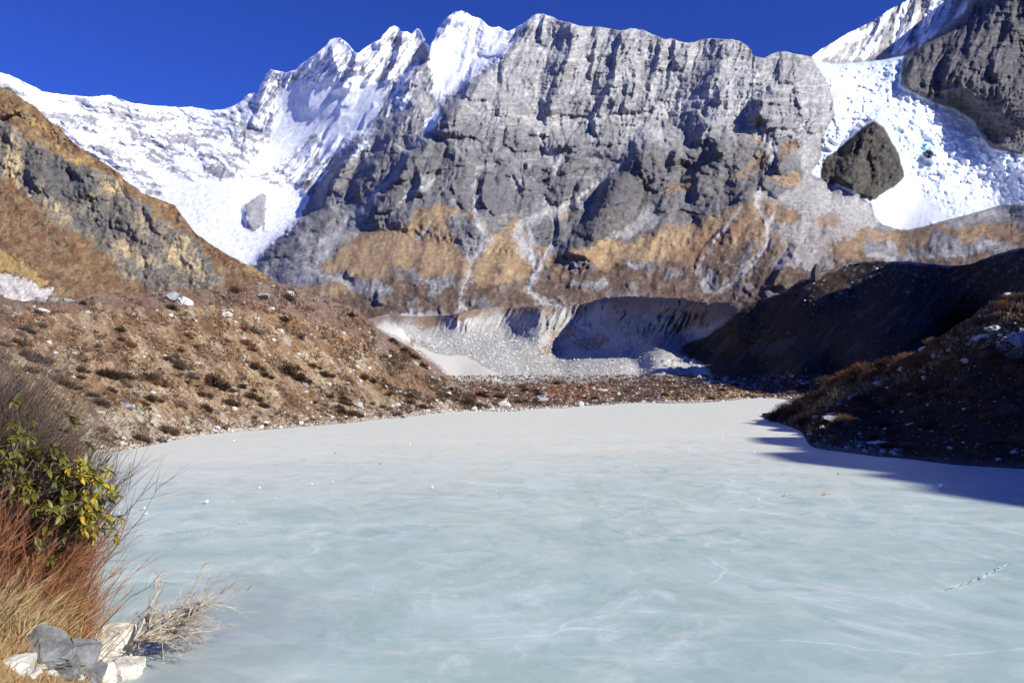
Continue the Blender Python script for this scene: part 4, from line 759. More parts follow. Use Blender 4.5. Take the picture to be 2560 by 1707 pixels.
# ---- the frozen lake
def ice_material():
    m = bpy.data.materials.new('lake_ice'); m.use_nodes = True; n = m.node_tree; n.nodes.clear(); L = n.links.new
    o = n.nodes.new('ShaderNodeOutputMaterial'); p = n.nodes.new('ShaderNodeBsdfPrincipled'); L(p.outputs[0], o.inputs[0])
    tc = n.nodes.new('ShaderNodeTexCoord')
    def mp(s, rot=0.0):
        q = n.nodes.new('ShaderNodeMapping'); q.inputs['Scale'].default_value = s; q.inputs['Rotation'].default_value = (0, 0, rot); L(tc.outputs['Object'], q.inputs[0]); return q.outputs[0]
    def noise(vec, sc, det=6, ro=.6, dist=0.0):
        q = n.nodes.new('ShaderNodeTexNoise'); q.inputs['Scale'].default_value = sc; q.inputs['Detail'].default_value = det; q.inputs['Roughness'].default_value = ro
        q.inputs['Distortion'].default_value = dist; L(vec, q.inputs['Vector']); return q.outputs[0]
    def mr(v, a, b, c=0.0, d=1.0, smooth=True):
        q = n.nodes.new('ShaderNodeMapRange'); q.interpolation_type = 'SMOOTHSTEP' if smooth else 'LINEAR'
        for i, x in enumerate((a, b, c, d)): q.inputs[i + 1].default_value = x
        L(v, q.inputs[0]); return q.outputs[0]
    def mth(op, a, b=None, **k):
        q = n.nodes.new('ShaderNodeMath'); q.operation = op
        for i, v in enumerate((a, b)):
            if v is None: continue
            if isinstance(v, (int, float)): q.inputs[i].default_value = v
            else: L(v, q.inputs[i])
        return q.outputs[0]
    def mix(f, a, b):
        q = n.nodes.new('ShaderNodeMixRGB')
        if isinstance(f, (int, float)): q.inputs[0].default_value = f
        else: L(f, q.inputs[0])
        for i, v in ((1, a), (2, b)):
            if isinstance(v, tuple): q.inputs[i].default_value = (*v, 1)
            else: L(v, q.inputs[i])
        return q.outputs[0]
    sep = n.nodes.new('ShaderNodeSeparateXYZ'); L(tc.outputs['Object'], sep.inputs[0])
    big = noise(mp((.6, 1, 1), .25), .085, 4, .6, .6)
    dist = mth('ADD', sep.outputs[1], mth('MULTIPLY', mth('SUBTRACT', big, .5), 34.0))
    dist = mth('SUBTRACT', dist, mth('MULTIPLY', sep.outputs[0], .28))
    tealf = mr(dist, 52, 12, 0, 1, False)
    col = mix(tealf, (.71, .70, .585), (.36, .47, .44))
    w1 = noise(mp((.8, .9, 1), .3), .5, 8, .66, 1.4); col = mix(mr(w1, .48, .74, 0, .50), col, (.66, .70, .67))        # frosty blotches
    w2 = noise(mp((.9, .7, 1), -.3), .75, 8, .7, 2.2); col = mix(mth('MULTIPLY', mr(w2, .47, .72, 0, .85), mr(dist, 60, 16, .12, 1)), col, (.27, .41, .39))    # clear dark ice
    w5 = noise(mp((1.0, .55, 1), .5), .26, 9, .72, 2.6); col = mix(mth('MULTIPLY', mr(w5, .49, .66, 0, .75), mr(dist, 50, 14, .1, 1)), col, (.31, .435, .415)); col = mix(mth('MULTIPLY', mr(w5, .48, .32, 0, .6), mr(dist, 60, 14, .2, 1)), col, (.64, .70, .69))
    w3 = noise(mp((.3, 1.3, 1), .3), 1.1, 7, .7, .3); col = mix(mr(w3, .52, .72, 0, .30), col, (.43, .42, .385))         # wind streaks
    w3b = noise(mp((.4, 1.6, 1), -.35), .8, 7, .7, .3); col = mix(mr(w3b, .56, .72, 0, .35), col, (.72, .70, .64))
    w4 = noise(mp((1, 1, 1)), 7, 5, .7, .8); col = mix(mr(w4, .45, .75, 0, .18), col, (.66, .70, .69))
    # healed fracture lines, bent
    dn = n.nodes.new('ShaderNodeTexNoise'); dn.inputs['Scale'].default_value = .22; dn.inputs['Detail'].default_value = 3; L(tc.outputs['Object'], dn.inputs['Vector'])
    va = n.nodes.new('ShaderNodeVectorMath'); va.operation = 'MULTIPLY_ADD'; L(dn.outputs['Color'], va.inputs[0]); va.inputs[1].default_value = (5, 5, 0); L(mp((.55, 1.0, 1), .3), va.inputs[2])
    for sc, wd, st in ((.11, .006, .45), (.27, .006, .20)):
        vo = n.nodes.new('ShaderNodeTexVoronoi'); vo.feature = 'DISTANCE_TO_EDGE'; vo.inputs['Scale'].default_value = sc; L(va.outputs[0], vo.inputs['Vector'])
        brk = mr(noise(mp((1, 1, 1)), .5, 4, .6), .42, .6)
        col = mix(mth('MULTIPLY', mr(vo.outputs['Distance'], wd, wd * .2, 0, st), brk), col, (.78, .82, .82))
        side = mr(vo.outputs['Distance'], .14, .01, 0, .20); col = mix(mth('MULTIPLY', side, brk), col, (.62, .71, .72))
    # trapped bubbles
    vb = n.nodes.new('ShaderNodeTexVoronoi'); vb.inputs['Scale'].default_value = 1.6; vb.inputs['Randomness'].default_value = 1; L(mp((1, 1, 1)), vb.inputs['Vector'])
    gate = mr(noise(mp((1, 1, 1)), .35, 3, .6), .54, .62); col = mix(mth('MULTIPLY', mr(vb.outputs['Distance'], .045, .03, 0, .8), gate), col, (.82, .84, .84))
    # darker thin ice by the near rocks
    dx = mth('ADD', sep.outputs[0], 5.2); dy = mth('SUBTRACT', sep.outputs[1], 12.5); rr = mth('SQRT', mth('ADD', mth('MULTIPLY', dx, mth('MULTIPLY', dx, .8)), mth('MULTIPLY', dy, mth('MULTIPLY', dy, .25))))
    rr = mth('ADD', rr, mth('MULTIPLY', mth('SUBTRACT', noise(mp((1, 1, 1)), .8, 5, .6), .5), 2.0)); col = mix(mr(rr, 3.0, .2, 0, .72), col, (.27, .31, .33))
    L(col, p.inputs['Base Color']); p.inputs['Specular IOR Level'].default_value = .28
    L(mr(w2, .4, .7, .55, .36), p.inputs['Roughness'])
    b = n.nodes.new('ShaderNodeBump'); b.inputs['Strength'].default_value = .12; b.inputs['Distance'].default_value = .02; L(noise(mp((.5, 1.6, 1)), 2.5, 8, .6, .8), b.inputs['Height']); L(b.outputs[0], p.inputs['Normal'])
    return m
xs_ = np.linspace(-130, 150, 60); ys_ = np.linspace(1, 260, 60); X, Y = np.meshgrid(xs_, ys_)
lake = obj('frozen_lake', mesh_np('frozen_lake', np.stack([X, Y, 0 * X], -1).reshape(-1, 3), quads(60, 60), ice_material(), None))
tag(lake, 'flat frozen lake of milky grey and blue green ice', kind='structure')
# ================================================================== loose things
def tri_mesh(name, V, F, mat, smooth=False):
    me = bpy.data.meshes.new(name); me.from_pydata([tuple(v) for v in V], [], [tuple(f) for f in F])
    me.polygons.foreach_set('use_smooth', [smooth] * len(me.polygons)); me.materials.append(mat); me.update(); return me
def rock_mesh(name, seed, mat, n=18, squash=(1, .8, .7), cuts=1, rough=.06):
    r = random.Random(seed); bm = bmesh.new()
    for _ in range(n):
        v = Vector((r.gauss(0, 1), r.gauss(0, 1), r.gauss(0, 1))).normalized() * r.uniform(.42, .52)
        bm.verts.new((v.x * squash[0], v.y * squash[1], v.z * squash[2]))
    g = bmesh.ops.convex_hull(bm, input=bm.verts)
    bmesh.ops.delete(bm, geom=list({e for e in g['geom_interior'] if isinstance(e, bmesh.types.BMVert)}), context='VERTS')
    for _ in range(cuts):
        bmesh.ops.subdivide_edges(bm, edges=bm.edges[:], cuts=1, use_grid_fill=True)
        for v in bm.verts: v.co += Vector((r.uniform(-1, 1), r.uniform(-1, 1), r.uniform(-1, 1))) * rough
        rough *= .55
    bmesh.ops.triangulate(bm, faces=bm.faces[:])
    me = bpy.data.meshes.new(name); bm.to_mesh(me); bm.free(); me.materials.append(mat); me.update(); return me
def burst_mesh(name, seed, mat, n=230, w=.042, flat=1.1, spread=1.0, curl=.25, sub=2):
    """dense rounded bush of thin twigs, radius about 1, standing on z=0"""
    r = random.Random(seed); V = []; F = []
    for _ in range(n):
        a = r.uniform(0, 6.283); e = math.acos(r.uniform(.02, 1.0)) * spread
        d = Vector((math.sin(e) * math.cos(a), math.sin(e) * math.sin(a), math.cos(e) * flat)); L = r.uniform(.62, 1.06)
        p = Vector((r.uniform(-.28, .28), r.uniform(-.28, .28), 0)); side = d.cross(Vector((r.uniform(-1, 1), r.uniform(-1, 1), r.uniform(-1, 1)))).normalized() * w
        m = p + d * L * .55 + Vector((r.uniform(-1, 1), r.uniform(-1, 1), r.uniform(-.5, 1))) * curl * .25; t = p + d * L
        i = len(V); V += [p - side, p + side, m + side * .8, m - side * .8, t]; F += [(i, i + 1, i + 2, i + 3), (i + 3, i + 2, i + 4)]
        for _k in range(sub):
            q = m.lerp(t, r.uniform(0, .7)); dd = (d + Vector((r.uniform(-1, 1), r.uniform(-1, 1), r.uniform(-.6, 1))) * .8).normalized() * L * r.uniform(.18, .36)
            s2 = dd.cross(d + Vector((.1, .2, .3))).normalized() * w * .9; i = len(V); V += [q - s2, q + s2, q + dd]; F += [(i, i + 1, i + 2)]
    return tri_mesh(name, V, F, mat)
M_brown = simple_mat('dry_twigs', (.055, .036, .026), (.11, .072, .05), 4, .95, .1, 0, rand=.35)
M_rust = simple_mat('rust_twigs', (.15, .07, .038), (.25, .13, .07), 4, .95, .1, 0, rand=.3)
M_greyt = simple_mat('grey_twigs', (.11, .088, .072), (.19, .155, .13), 4, .95, .1, 0, rand=.25)
M_straw = simple_mat('dry_grass', (.32, .22, .11), (.47, .36, .20), 5, .9, .15, 0, rand=.2)
M_pale = simple_mat('pale_stone', (.40, .385, .36), (.62, .60, .56), 3.5, .9, .2, .4, .04, rand=.15)
M_grey = simple_mat('grey_stone', (.19, .20, .215), (.33, .34, .35), 3.5, .85, .25, .4, .04, rand=.2)
M_white = simple_mat('white_stone', (.36, .33, .28), (.72, .69, .63), 4.5, .9, .2, .6, .03)
M_dkst = simple_mat('dark_stone', (.06, .055, .05), (.13, .12, .11), 3, .9, .2, .4, .04)
ROCKS = [rock_mesh('rock', 50 + i, M_pale, 16 + i % 3 * 4, (1, .7 + .1 * (i % 3), .55 + .12 * (i % 3)), 1) for i in range(6)]
ROCKG = [rock_mesh('rock', 80 + i, M_grey, 16 + i % 3 * 4, (1, .7 + .1 * (i % 3), .55 + .12 * (i % 3)), 1) for i in range(4)]
SHB = [burst_mesh('shrub', 10 + i, M_brown) for i in range(4)]; SHR = [burst_mesh('shrub', 20 + i, M_rust) for i in range(3)]; SHG = [burst_mesh('shrub', 30 + i, M_greyt) for i in range(3)]

def pt(depth, x, y):
    X_ = np.array([[float(x)]]); Y_ = np.array([[float(y)]]); D = depth(X_, Y_); p = world(X_, Y_, D)[0, 0]
    return Vector(p), float(D[0, 0]) / FPX            # position and metres per photo pixel
def put(name, me, loc, s, rz=None, tilt=.12, label=None, cat=None, group=None, r=random):
    o = obj(name, me); o.location = loc; o.scale = s if isinstance(s, (tuple, list)) else (s, s, s)
    o.rotation_euler = (r.uniform(-tilt, tilt), r.uniform(-tilt, tilt), r.uniform(0, 6.28) if rz is None else rz)
    return tag(o, label, cat, group)
def scatter_pts(n, x0, x1, topf, botf, seed, bias=1.0, m0=8, m1=6, ok=None):
    r = np.random.default_rng(seed); x = r.uniform(x0, x1, n * 3); t = r.random(n * 3) ** bias
    y = botf(x) - m1 + (topf(x) + m0 - botf(x) + m1) * t; k = (botf(x) - topf(x) > 24)
    if ok is not None: k &= ok(x, y)
    return x[k][:n], y[k][:n]
def clump(x, y, lam, seed, th): return fbm(x, y, lam, 3, .6, seed) > th
def batch_pts(depth, x, y):
    D = depth(x[None], y[None]); return world(x[None], y[None], D)[0], (D[0] / FPX)
def stuff_tufts(name, depth, x, y, px, mat, label, seed, blades=7, tall=.9, wfac=.12):
    """thousands of small tufts joined in one mesh; px: size in photo pixels"""
    P_, m = batch_pts(depth, x, y); r = np.random.default_rng(seed); n = len(x); k = blades; s = px * m * r.uniform(.55, 1.3, n)
    a = r.uniform(0, 2 * np.pi, (n, k)); e = r.uniform(.15, 1.15, (n, k)); L = s[:, None] * r.uniform(.6, 1.1, (n, k))
    d = np.stack([np.sin(e) * np.cos(a), np.sin(e) * np.sin(a), np.cos(e) * tall], -1) * L[..., None]
    b = P_[:, None] + np.stack([r.uniform(-.3, .3, (n, k)), r.uniform(-.3, .3, (n, k)), np.full((n, k), -.06)], -1) * s[:, None, None]
    sd = np.stack([-np.sin(a + .5), np.cos(a + .5), 0 * a], -1) * (L * wfac)[..., None]
    V = np.stack([b - sd, b + sd, b + d], 2).reshape(-1, 3); F = np.arange(len(V)).reshape(-1, 3)
    o = obj(name, mesh_np(name, V, F, mat, None, False)); return tag(o, label, kind='stuff')
_oct = np.array([(1, 0, 0), (-1, 0, 0), (0, 1, 0), (0, -1, 0), (0, 0, 1), (0, 0, -1), (.6, .6, .5), (-.6, .5, .55), (-.5, -.7, .5), (.6, -.55, .6)], float)
_of = np.array([(4, 6, 7), (4, 7, 8), (4, 8, 9), (4, 9, 6), (0, 2, 6), (2, 7, 6), (2, 1, 7), (1, 8, 7), (1, 3, 8), (3, 9, 8), (3, 0, 9), (0, 6, 9), (0, 5, 2), (2, 5, 1), (1, 5, 3), (3, 5, 0)])
def stuff_stones(name, depth, x, y, px, mat, label, seed, dist='exp'):
    P_, m = batch_pts(depth, x, y); r = np.random.default_rng(seed); n = len(x); s = px * m * np.clip(r.exponential(.6, n) + .35, .3, 3.5)
    V = _oct[None] * (1 + r.uniform(-.35, .35, (n, len(_oct), 1))); a = r.uniform(0, 6.28, n); c, q = np.cos(a)[:, None], np.sin(a)[:, None]
    V = np.stack([V[..., 0] * c - V[..., 1] * q, V[..., 0] * q + V[..., 1] * c, V[..., 2] * r.uniform(.5, .9, n)[:, None]], -1) * (s * .5)[:, None, None] + P_[:, None]
    F = (_of[None] + (np.arange(n) * len(_oct))[:, None, None]).reshape(-1, 3)
    o = obj(name, mesh_np(name, V.reshape(-1, 3), F, mat, None, False)); return tag(o, label, kind='stuff')

def where(kind, x, y):
    if kind == 'mo':
        t = (y - mo_top(np.array([x]))[0]) / (mo_bot(x) - mo_top(np.array([x]))[0] + 1e-6)
        v = 'high under the moraine crest' if t < .25 else 'on the upper moraine slope' if t < .5 else 'on the lower moraine slope' if t < .78 else 'just above the ice edge'
        h = 'far left' if x < 300 else 'left of centre' if x < 560 else 'midway' if x < 800 else 'right of centre' if x < 1040 else 'narrow right end'
    elif kind == 'va':
        v = 'at the far ice edge' if y > va_bot(x) - 22 else 'set back on far shore'
        h = 'left part' if x < 1300 else 'middle' if x < 1560 else 'right part' if x < 1780 else 'beneath shaded slope'
    else:
        tp = rb_top(np.array([x]))[0]; v = 'on sunlit crest of right bank' if y < tp + 34 else 'on shaded face of right bank' if y < rb_bot(x) - 34 else 'at shaded foot of right bank'
        h = 'near its tip' if x < 2090 else 'nearer half' if x > 2330 else 'midway'
    return v + ', ' + h
def sized(w, a, b): return 'small' if w < a else 'mid-sized' if w < b else 'large'
# ---- left moraine: scrub and stones
x, y = scatter_pts(9000, -200, 1300, mo_top, mo_bot, 1, 1.0, ok=lambda a, b: clump(a - .6 * b, b, 60, 61, .05)); stuff_tufts('scrub', mo_depth, x, y, 9, M_brown, 'low dark scrub covering the left moraine slope', 2)
x, y = scatter_pts(9000, -200, 1300, mo_top, mo_bot, 3, 1.0, ok=lambda a, b: clump(a - .6 * b, b, 80, 62, -.1)); stuff_tufts('rusty_scrub', mo_depth, x, y, 6, M_rust, 'low rust coloured scrub on the left moraine slope', 4)
x, y = scatter_pts(7000, -200, 1300, mo_top, mo_bot, 5, 1.0); stuff_tufts('dry_grass', mo_depth, x, y, 5, M_straw, 'tufts of dry grass on the left moraine slope', 6)
x, y = scatter_pts(3800, -200, 1300, mo_top, mo_bot, 7, 1.3, ok=lambda a, b: clump(a - .6 * b, b, 60, 63, .12) | (b > mo_bot(a) - 26)); stuff_stones('scree', mo_depth, x, y, 3.0, M_pale, 'pale loose stones strewn over the left moraine slope', 8)
x, y = scatter_pts(1600, -200, 1300, mo_top, mo_bot, 9, 1.6); stuff_stones('grey_scree', mo_depth, x, y, 4, M_grey, 'grey loose stones strewn over the left moraine slope', 10)
r_ = np.random.default_rng(91); x = r_.uniform(150, 1320, 1500); y = mo_bot(x) + r_.uniform(-7, 1, 1500); stuff_stones('waterline_stones', mo_depth, x, y, 3.6, M_pale, 'pale stones frozen in along the left ice edge', 92)
x = r_.uniform(1090, 2020, 1100); y = va_bot(x) + r_.uniform(-5, 1, 1100); stuff_stones('shoreline_stones', va_depth, x, y, 3.4, M_pale, 'stones frozen in along the far ice edge', 93)
rr = random.Random(5)
SB = [(Z4(*p), w, k) for *p, w, k in [(180,750,70,'b'),(250,780,100,'b'),(700,870,110,'b'),(820,890,90,'b'),(820,930,60,'g'),(540,850,60,'b'),(600,1010,60,'b'),(660,1060,80,'b'),(730,980,45,'b'),(880,1000,30,'g'),(1000,1040,80,'b'),(940,1060,50,'r'),
      (1010,900,110,'b'),(1030,930,70,'r'),(1230,620,50,'r'),(1110,780,70,'b'),(1210,820,55,'g'),(1160,830,50,'b'),(1260,890,60,'g'),(1230,930,40,'b'),(1420,930,120,'b'),(1480,960,70,'b'),(1380,900,70,'r'),(1510,1060,80,'b'),(1330,1010,60,'b'),(1350,1090,60,'b'),
      (1650,1020,80,'b'),(1730,1080,60,'b'),(1670,590,70,'g'),(1620,670,70,'r'),(1650,710,50,'r'),(1680,830,80,'b'),(1740,880,60,'b'),(1900,860,110,'b'),(1960,900,90,'b'),(2130,880,70,'b'),(2050,820,60,'b'),(1290,700,40,'r'),(640,720,35,'r'),(560,790,40,'r'),
      (1180,1080,45,'g'),(1670,1160,40,'g'),(1090,1240,85,'b'),(920,1290,75,'b'),(1050,1310,50,'g'),(1740,1205,35,'b'),(180,580,60,'g'),(800,650,50,'b'),(400,920,80,'b'),(480,960,70,'b'),(200,850,80,'b'),(120,660,60,'b'),(30,680,50,'b'),(2290,1130,70,'r'),(2250,1060,60,'b'),(2060,1060,40,'b')]] + \
     [(Z5(*p), w, k) for *p, w, k in [(560,720,50,'b'),(620,760,60,'b'),(680,820,50,'b'),(520,1140,60,'g'),(230,1140,70,'b'),(130,1090,50,'b'),(350,1070,40,'r'),(420,1090,50,'g'),(600,1020,60,'b'),(680,1090,50,'b'),(790,1010,60,'g'),(1060,1010,60,'b'),(1180,1020,60,'b'),(440,950,50,'b'),(300,900,70,'b'),(160,1040,60,'b'),(480,660,50,'b')]]
LV = {'b': ('brown shrub in the rusty scrub of the far shore', 'brown shrubs along the far shore'), 'r': ('rusty shrub in the scrub of the far shore', 'rusty shrubs along the far shore'), 'g': ('greyish shrub in the scrub of the far shore', 'greyish shrubs along the far shore')}
def pick(k): return rr.choice({'b': SHB, 'r': SHR, 'g': SHG}[k])
LSH = {'b': ('dark brown leafless shrub low on the stony slope left of the ice', 'dark brown shrubs on the left moraine slope'), 'r': ('rusty red shrub on the stony slope left of the ice', 'rusty shrubs on the left moraine slope'),
       'g': ('greyish leafless shrub on the stony slope left of the ice', 'greyish shrubs on the left moraine slope')}
CW = {'b': 'dark brown', 'r': 'rusty', 'g': 'greyish'}
def shrub(depth, x, y, wpx, k, lab, flat=.8):
    kd = 'mo' if depth is mo_depth else 'va'; lab = ('%s %s leafless shrub %s' % (sized(wpx, 16, 28), CW[k], where(kd, x, y)), {'mo': LSH, 'va': LV}[kd][k][1])
    p, m = pt(depth, x, y); s = wpx * m / 2 * 1.38
    put('shrub', pick(k), p - Vector((0, 0, s * .04)), (s, s, s * 1.15 * flat * rr.uniform(.8, 1.15)), None, .15, lab[0], 'shrub', lab[1])
for pts, w, k in SB:
    q = w / 2.6133; shrub(mo_depth, pts[0][0] - q * .2, pts[0][1] + q * .15, q * 1.0, k, LSH[k])
    if w > 40: shrub(mo_depth, pts[0][0] + q * rr.uniform(.25, .6), pts[0][1] + q * rr.uniform(.2, .55), q * rr.uniform(.5, .95), rr.choice(k + 'b'), LSH[k])
x, y = scatter_pts(80, 60, 1290, mo_top, mo_bot, 11, .8, 10, 8, ok=lambda a, b: clump(a - .6 * b, b, 60, 61, .12))
for a, b in zip(x, y): shrub(mo_depth, a, b, 7 + 22 * rr.random() ** 1.8, rr.choice('bbbbrrg'), ('', 'small shrubs dotted over the left moraine slope'))
# pale rocks
def rock(depth, x, y, wpx, label, group=None, grey=False, name='rock', hz=1.0, me=None, tilt=.3, sink=.18, rz=None, cat='rock'):
    p, m = pt(depth, x, y); s = wpx * m * 1.1
    if group: label = '%s %s %s %s' % (sized(wpx, 9, 13), 'grey' if grey else 'pale', 'block of rubble' if 'blocks' in group else 'rock', 'high on the shaded slope, ' + ('left part' if x < 2150 else 'right part') if 'shaded slope' in group and 'stones' in group else 'in the heap below the shaded slope, ' + ('left side' if x < 1700 else 'middle' if x < 1745 else 'right side') if 'heap' in group else where({mo_depth: 'mo', va_depth: 'va', rb_depth: 'rb'}[depth], x, y))
    return put(name, me or rr.choice(ROCKG if grey else ROCKS), p + Vector((0, 0, s * (.28 - sink) * hz)), (s, s, s * hz), rz, tilt, label, cat, group, rr)
x, y = scatter_pts(105, 120, 1290, mo_top, mo_bot, 13, 1.5, 14, 4)
for i, (a, b) in enumerate(zip(x, y)): rock(mo_depth, a, b, rr.uniform(5, 17) * (1.15 if b > mo_bot(a) - 60 else 1), 'pale rock lying among scrub on the slope left of the ice', 'pale rocks scattered on the left moraine slope', i % 5 == 0)
for X0, w, h, lab, g in [(Z4(1120,390), 120, 1.0, 'tilted grey slab leaning up out of the scrub on the left moraine crest', True), (Z4(1715,385), 110, .95, 'big square grey block sitting on the left moraine crest', True), (Z4(1895,360), 62, 1.25, 'bright pale pointed boulder at the right end of the left moraine crest', False),
      (Z4(1215,425), 120, .8, 'wide pale grey rock pile below the tilted slab on the moraine crest', False), (Z4(265,400), 70, .9, 'grey boulder beside the white scree at the far left', True), (Z4(450,405), 80, .7, 'dark grey boulder right of the white scree on the moraine', True),
      (Z4(350,395), 70, .8, 'grey boulder between two others beside the white scree', True), (Z4(1475,500), 90, .7, 'pale flat rock high on the brown moraine slope', False), (Z4(1685,530), 85, .8, 'cream rock outcrop near the brush on the upper moraine slope', False),
      (Z4(1690,290), 45, .8, 'small grey boulder on the skyline of the left moraine', True), (Z4(285,465), 70, .6, 'white rock patch near the upper left of the moraine slope', False), (Z4(365,745), 60, .9, 'pale boulder beside the dark scrub at the left of the slope', False),
      (Z4(485,740), 30, .9, 'small bright stone high on the left slope', False), (Z4(1025,1150), 50, .8, 'pale boulder low on the slope near the ice edge', False), (Z4(660,1130), 50, .7, 'flat white rock low on the left slope', False), (Z4(790,1335), 85, .7, 'white rocks at the waterline below the left slope', False),
      (Z4(860,1350), 60, .7, 'whitish rock touching the ice edge at the left', False), (Z4(830,1090), 110, .5, 'long grey flat rock in the lower left slope', True), (Z5(250,1090), 85, .8, 'large pale grey boulder low on the slope near the middle of the far shore', False), (Z4(1450,370), 60, .5, 'small grey rock ledge on the moraine crest', True)]:
    rock(mo_depth, X0[0][0], X0[0][1], w / 2.6133, lab, None, g, 'boulder', h, cat='boulder')

# ---- far shore and valley floor
x, y = scatter_pts(9000, 1000, 2040, lambda a: np.full_like(a, 938), va_bot, 21, 1.0, 0, 3, ok=lambda a, b: b > mo_bot(a) - 200); k = (mo_top(x) > y) | (x > 1300)
stuff_stones('shore_stones', va_depth, x[::2], y[::2], 3.2, M_pale, 'pale stones scattered through the scrub of the far shore', 22)
stuff_tufts('shore_scrub', va_depth, x[1::2], y[1::2], 6, M_rust, 'rust coloured scrub on the far shore', 23); x, y = scatter_pts(3500, 1000, 2040, lambda a: np.full_like(a, 940), va_bot, 24, 1.0, 0, 3)
stuff_tufts('shore_brush', va_depth, x, y, 8, M_brown, 'dark brown brush on the far shore', 25)
x, y = scatter_pts(9000, 930, 1800, lambda a: np.full_like(a, 815) + 0 * a, lambda a: np.full_like(a, 945), 26, 1.0, 0, 0, ok=lambda a, b: (b > 955 - (a - 930) * 0 - 140) & (samp(_m['vcone'], a, b) < .3) & (samp(_m['vwall'], a, b) < .4) & (samp(_m['vdark'], a, b) < .3) & (np.random.default_rng(9).random(a.shape) > ss(1500, 1700, a)))
stuff_stones('debris', va_depth, x, y, 3.1, M_pale, 'grey rubble covering the valley floor', 27)
for X0, w, h, lab, g in [(Z5(1200,1090), 110, .9, 'pale and dark jagged boulder at the water edge left of the golden shore grass', False), (Z5(1450,1050), 120, .7, 'dark grey low boulder behind the golden grass of the far shore', True), (Z5(1695,1085), 80, 1.0, 'squarish tan boulder at the ice edge of the far shore', False),
      (Z5(1850,990), 60, .9, 'bright boulder set in the rusty scrub of the far shore', False), (Z5(1885,1060), 60, .8, 'grey pointed boulder at the ice edge right of the tan one', True), (Z5(1640,860), 40, 1.0, 'dark boulder on the pale valley floor', True), (Z5(865,628), 25, 1.1, 'small dark boulder under the fluted moraine wall', True)]:
    rock(va_depth, X0[0][0], X0[0][1], w / 2.6133, lab, None, g, 'boulder', h, cat='boulder')
x, y = scatter_pts(42, 1100, 1840, lambda a: np.full_like(a, 950), va_bot, 28, 1.0, 0, 3)
for i, (a, b) in enumerate(zip(x, y)): rock(va_depth, a, b, rr.uniform(5, 13), 'pale rock in the scrub of the far shore', 'rocks scattered along the far shore', i % 3 == 0)
for i in range(75):        # rubble mound
    a = rr.uniform(1655, 1785); tt = (a - 1655) / 130; yt = 905 - 10 * math.sin(tt * 3) if tt < .5 else 895 + (tt - .5) * 110; b = rr.uniform(yt, min(yt + 34, 962)); rock(va_depth, a, b, rr.uniform(7, 17), 'pale block in the heap of rubble at the foot of the shaded slope', 'blocks of the pale rubble heap')
for i in range(24):
    a = rr.uniform(1790, 2022); b = 955 + 22 * math.sin((a - 1790) / 60) * .5 + rr.uniform(-14, 8) - (a > 1920) * 12; rock(va_depth, a, b, rr.uniform(5, 12), 'small pale block on the low hummocks before the shaded slope', 'small blocks on the hummocks', i % 3 == 0)
x, y = scatter_pts(44, 1090, 2030, lambda a: np.full_like(a, 955), va_bot, 29, 1.0, 0, 4)
for a, b in zip(x, y): k = rr.choice('bbrrg'); shrub(va_depth, a, b, rr.uniform(10, 24), k, LV[k], .6)
# standing stone on the shaded ridge
px_, mm = pt(va_depth, 2040, 700)
def pillar():
    r = random.Random(4); V = []; F = []; H = 44 * mm; rings = [(0, .62, .0), (.2, .58, 0), (.45, .52, -.02), (.7, .44, .02), (.88, .34, .05), (1, .16, .08)]
    for t, w, ox in rings:
        for k in range(8):
            a = k / 8 * 6.283; q = w * H * .52 * (1 + r.uniform(-.12, .12)); V.append((math.cos(a) * q + ox * H, math.sin(a) * q * .8, t * H + r.uniform(-.02, .02) * H))
    for i in range(len(rings) - 1):
        for k in range(8): F.append((i * 8 + k, i * 8 + (k + 1) % 8, i * 8 + 8 + (k + 1) % 8, i * 8 + 8 + k))
    F.append(tuple(range(40, 48))); return tri_mesh('standing_rock', V, F, M_dkst)
o = obj('standing_rock', pillar()); o.location = px_ - Vector((0, 0, 3 * mm)); o.rotation_euler = (0, 0, .4)
tag(o, 'dark upright rock tower standing on the shaded moraine ridge', 'rock')

# ---- right bank
x, y = scatter_pts(9000, 1930, 2620, rb_top, rb_bot, 31, .8); stuff_tufts('bank_scrub', rb_depth, x, y, 9, M_brown, 'dark scrub on the right bank', 32, tall=1.1)
x, y = scatter_pts(2600, 1930, 2620, rb_top, rb_bot, 33, 1.0, ok=lambda a, b: b < rb_top(a) + 70); stuff_tufts('bank_grass', rb_depth, x, y, 10, M_straw, 'dry grass tufts on the right bank', 34, tall=1.5, wfac=.05)
x, y = scatter_pts(1000, 1930, 2620, rb_top, rb_bot, 35, 1.0); stuff_stones('bank_stones', rb_depth, x, y, 5, M_pale, 'pale stones on the right bank', 36)
LR = {'b': ('dark brown bush on the right bank', 'dark bushes on the right bank'), 'r': ('rusty bush on the right bank', 'rusty bushes on the right bank'), 'g': ('grey twiggy bush on the right bank', 'grey bushes on the right bank')}
SHBIG = [burst_mesh('shrub', 140 + i, m_, 420, .010, 1.0, .9, .3, 4) for i, m_ in enumerate((M_brown, M_rust, M_greyt, M_brown))]
def bush(depth, x, y, wpx, k, lab, flat=.9):
    lab = ('%s %s bush %s' % (sized(wpx, 36, 50), CW[k], where('rb', x, y)), lab[1])
    p, m = pt(depth, x, y); s = wpx * m / 2; me = SHBIG[{'b': rr.choice((0, 3)), 'r': 1, 'g': 2}[k]]
    put('bush', me, p - Vector((0, 0, s * .1)), (s, s, s * flat * rr.uniform(.85, 1.2)), None, .15, lab[0], 'bush', lab[1])
for i in range(58):
    a = rr.uniform(1955, 2560); b = rb_top(np.array([a]))[0] + rr.uniform(2, 46); k = rr.choice('bbrrg'); bush(rb_depth, a, b, rr.uniform(26, 62), k, LR[k])
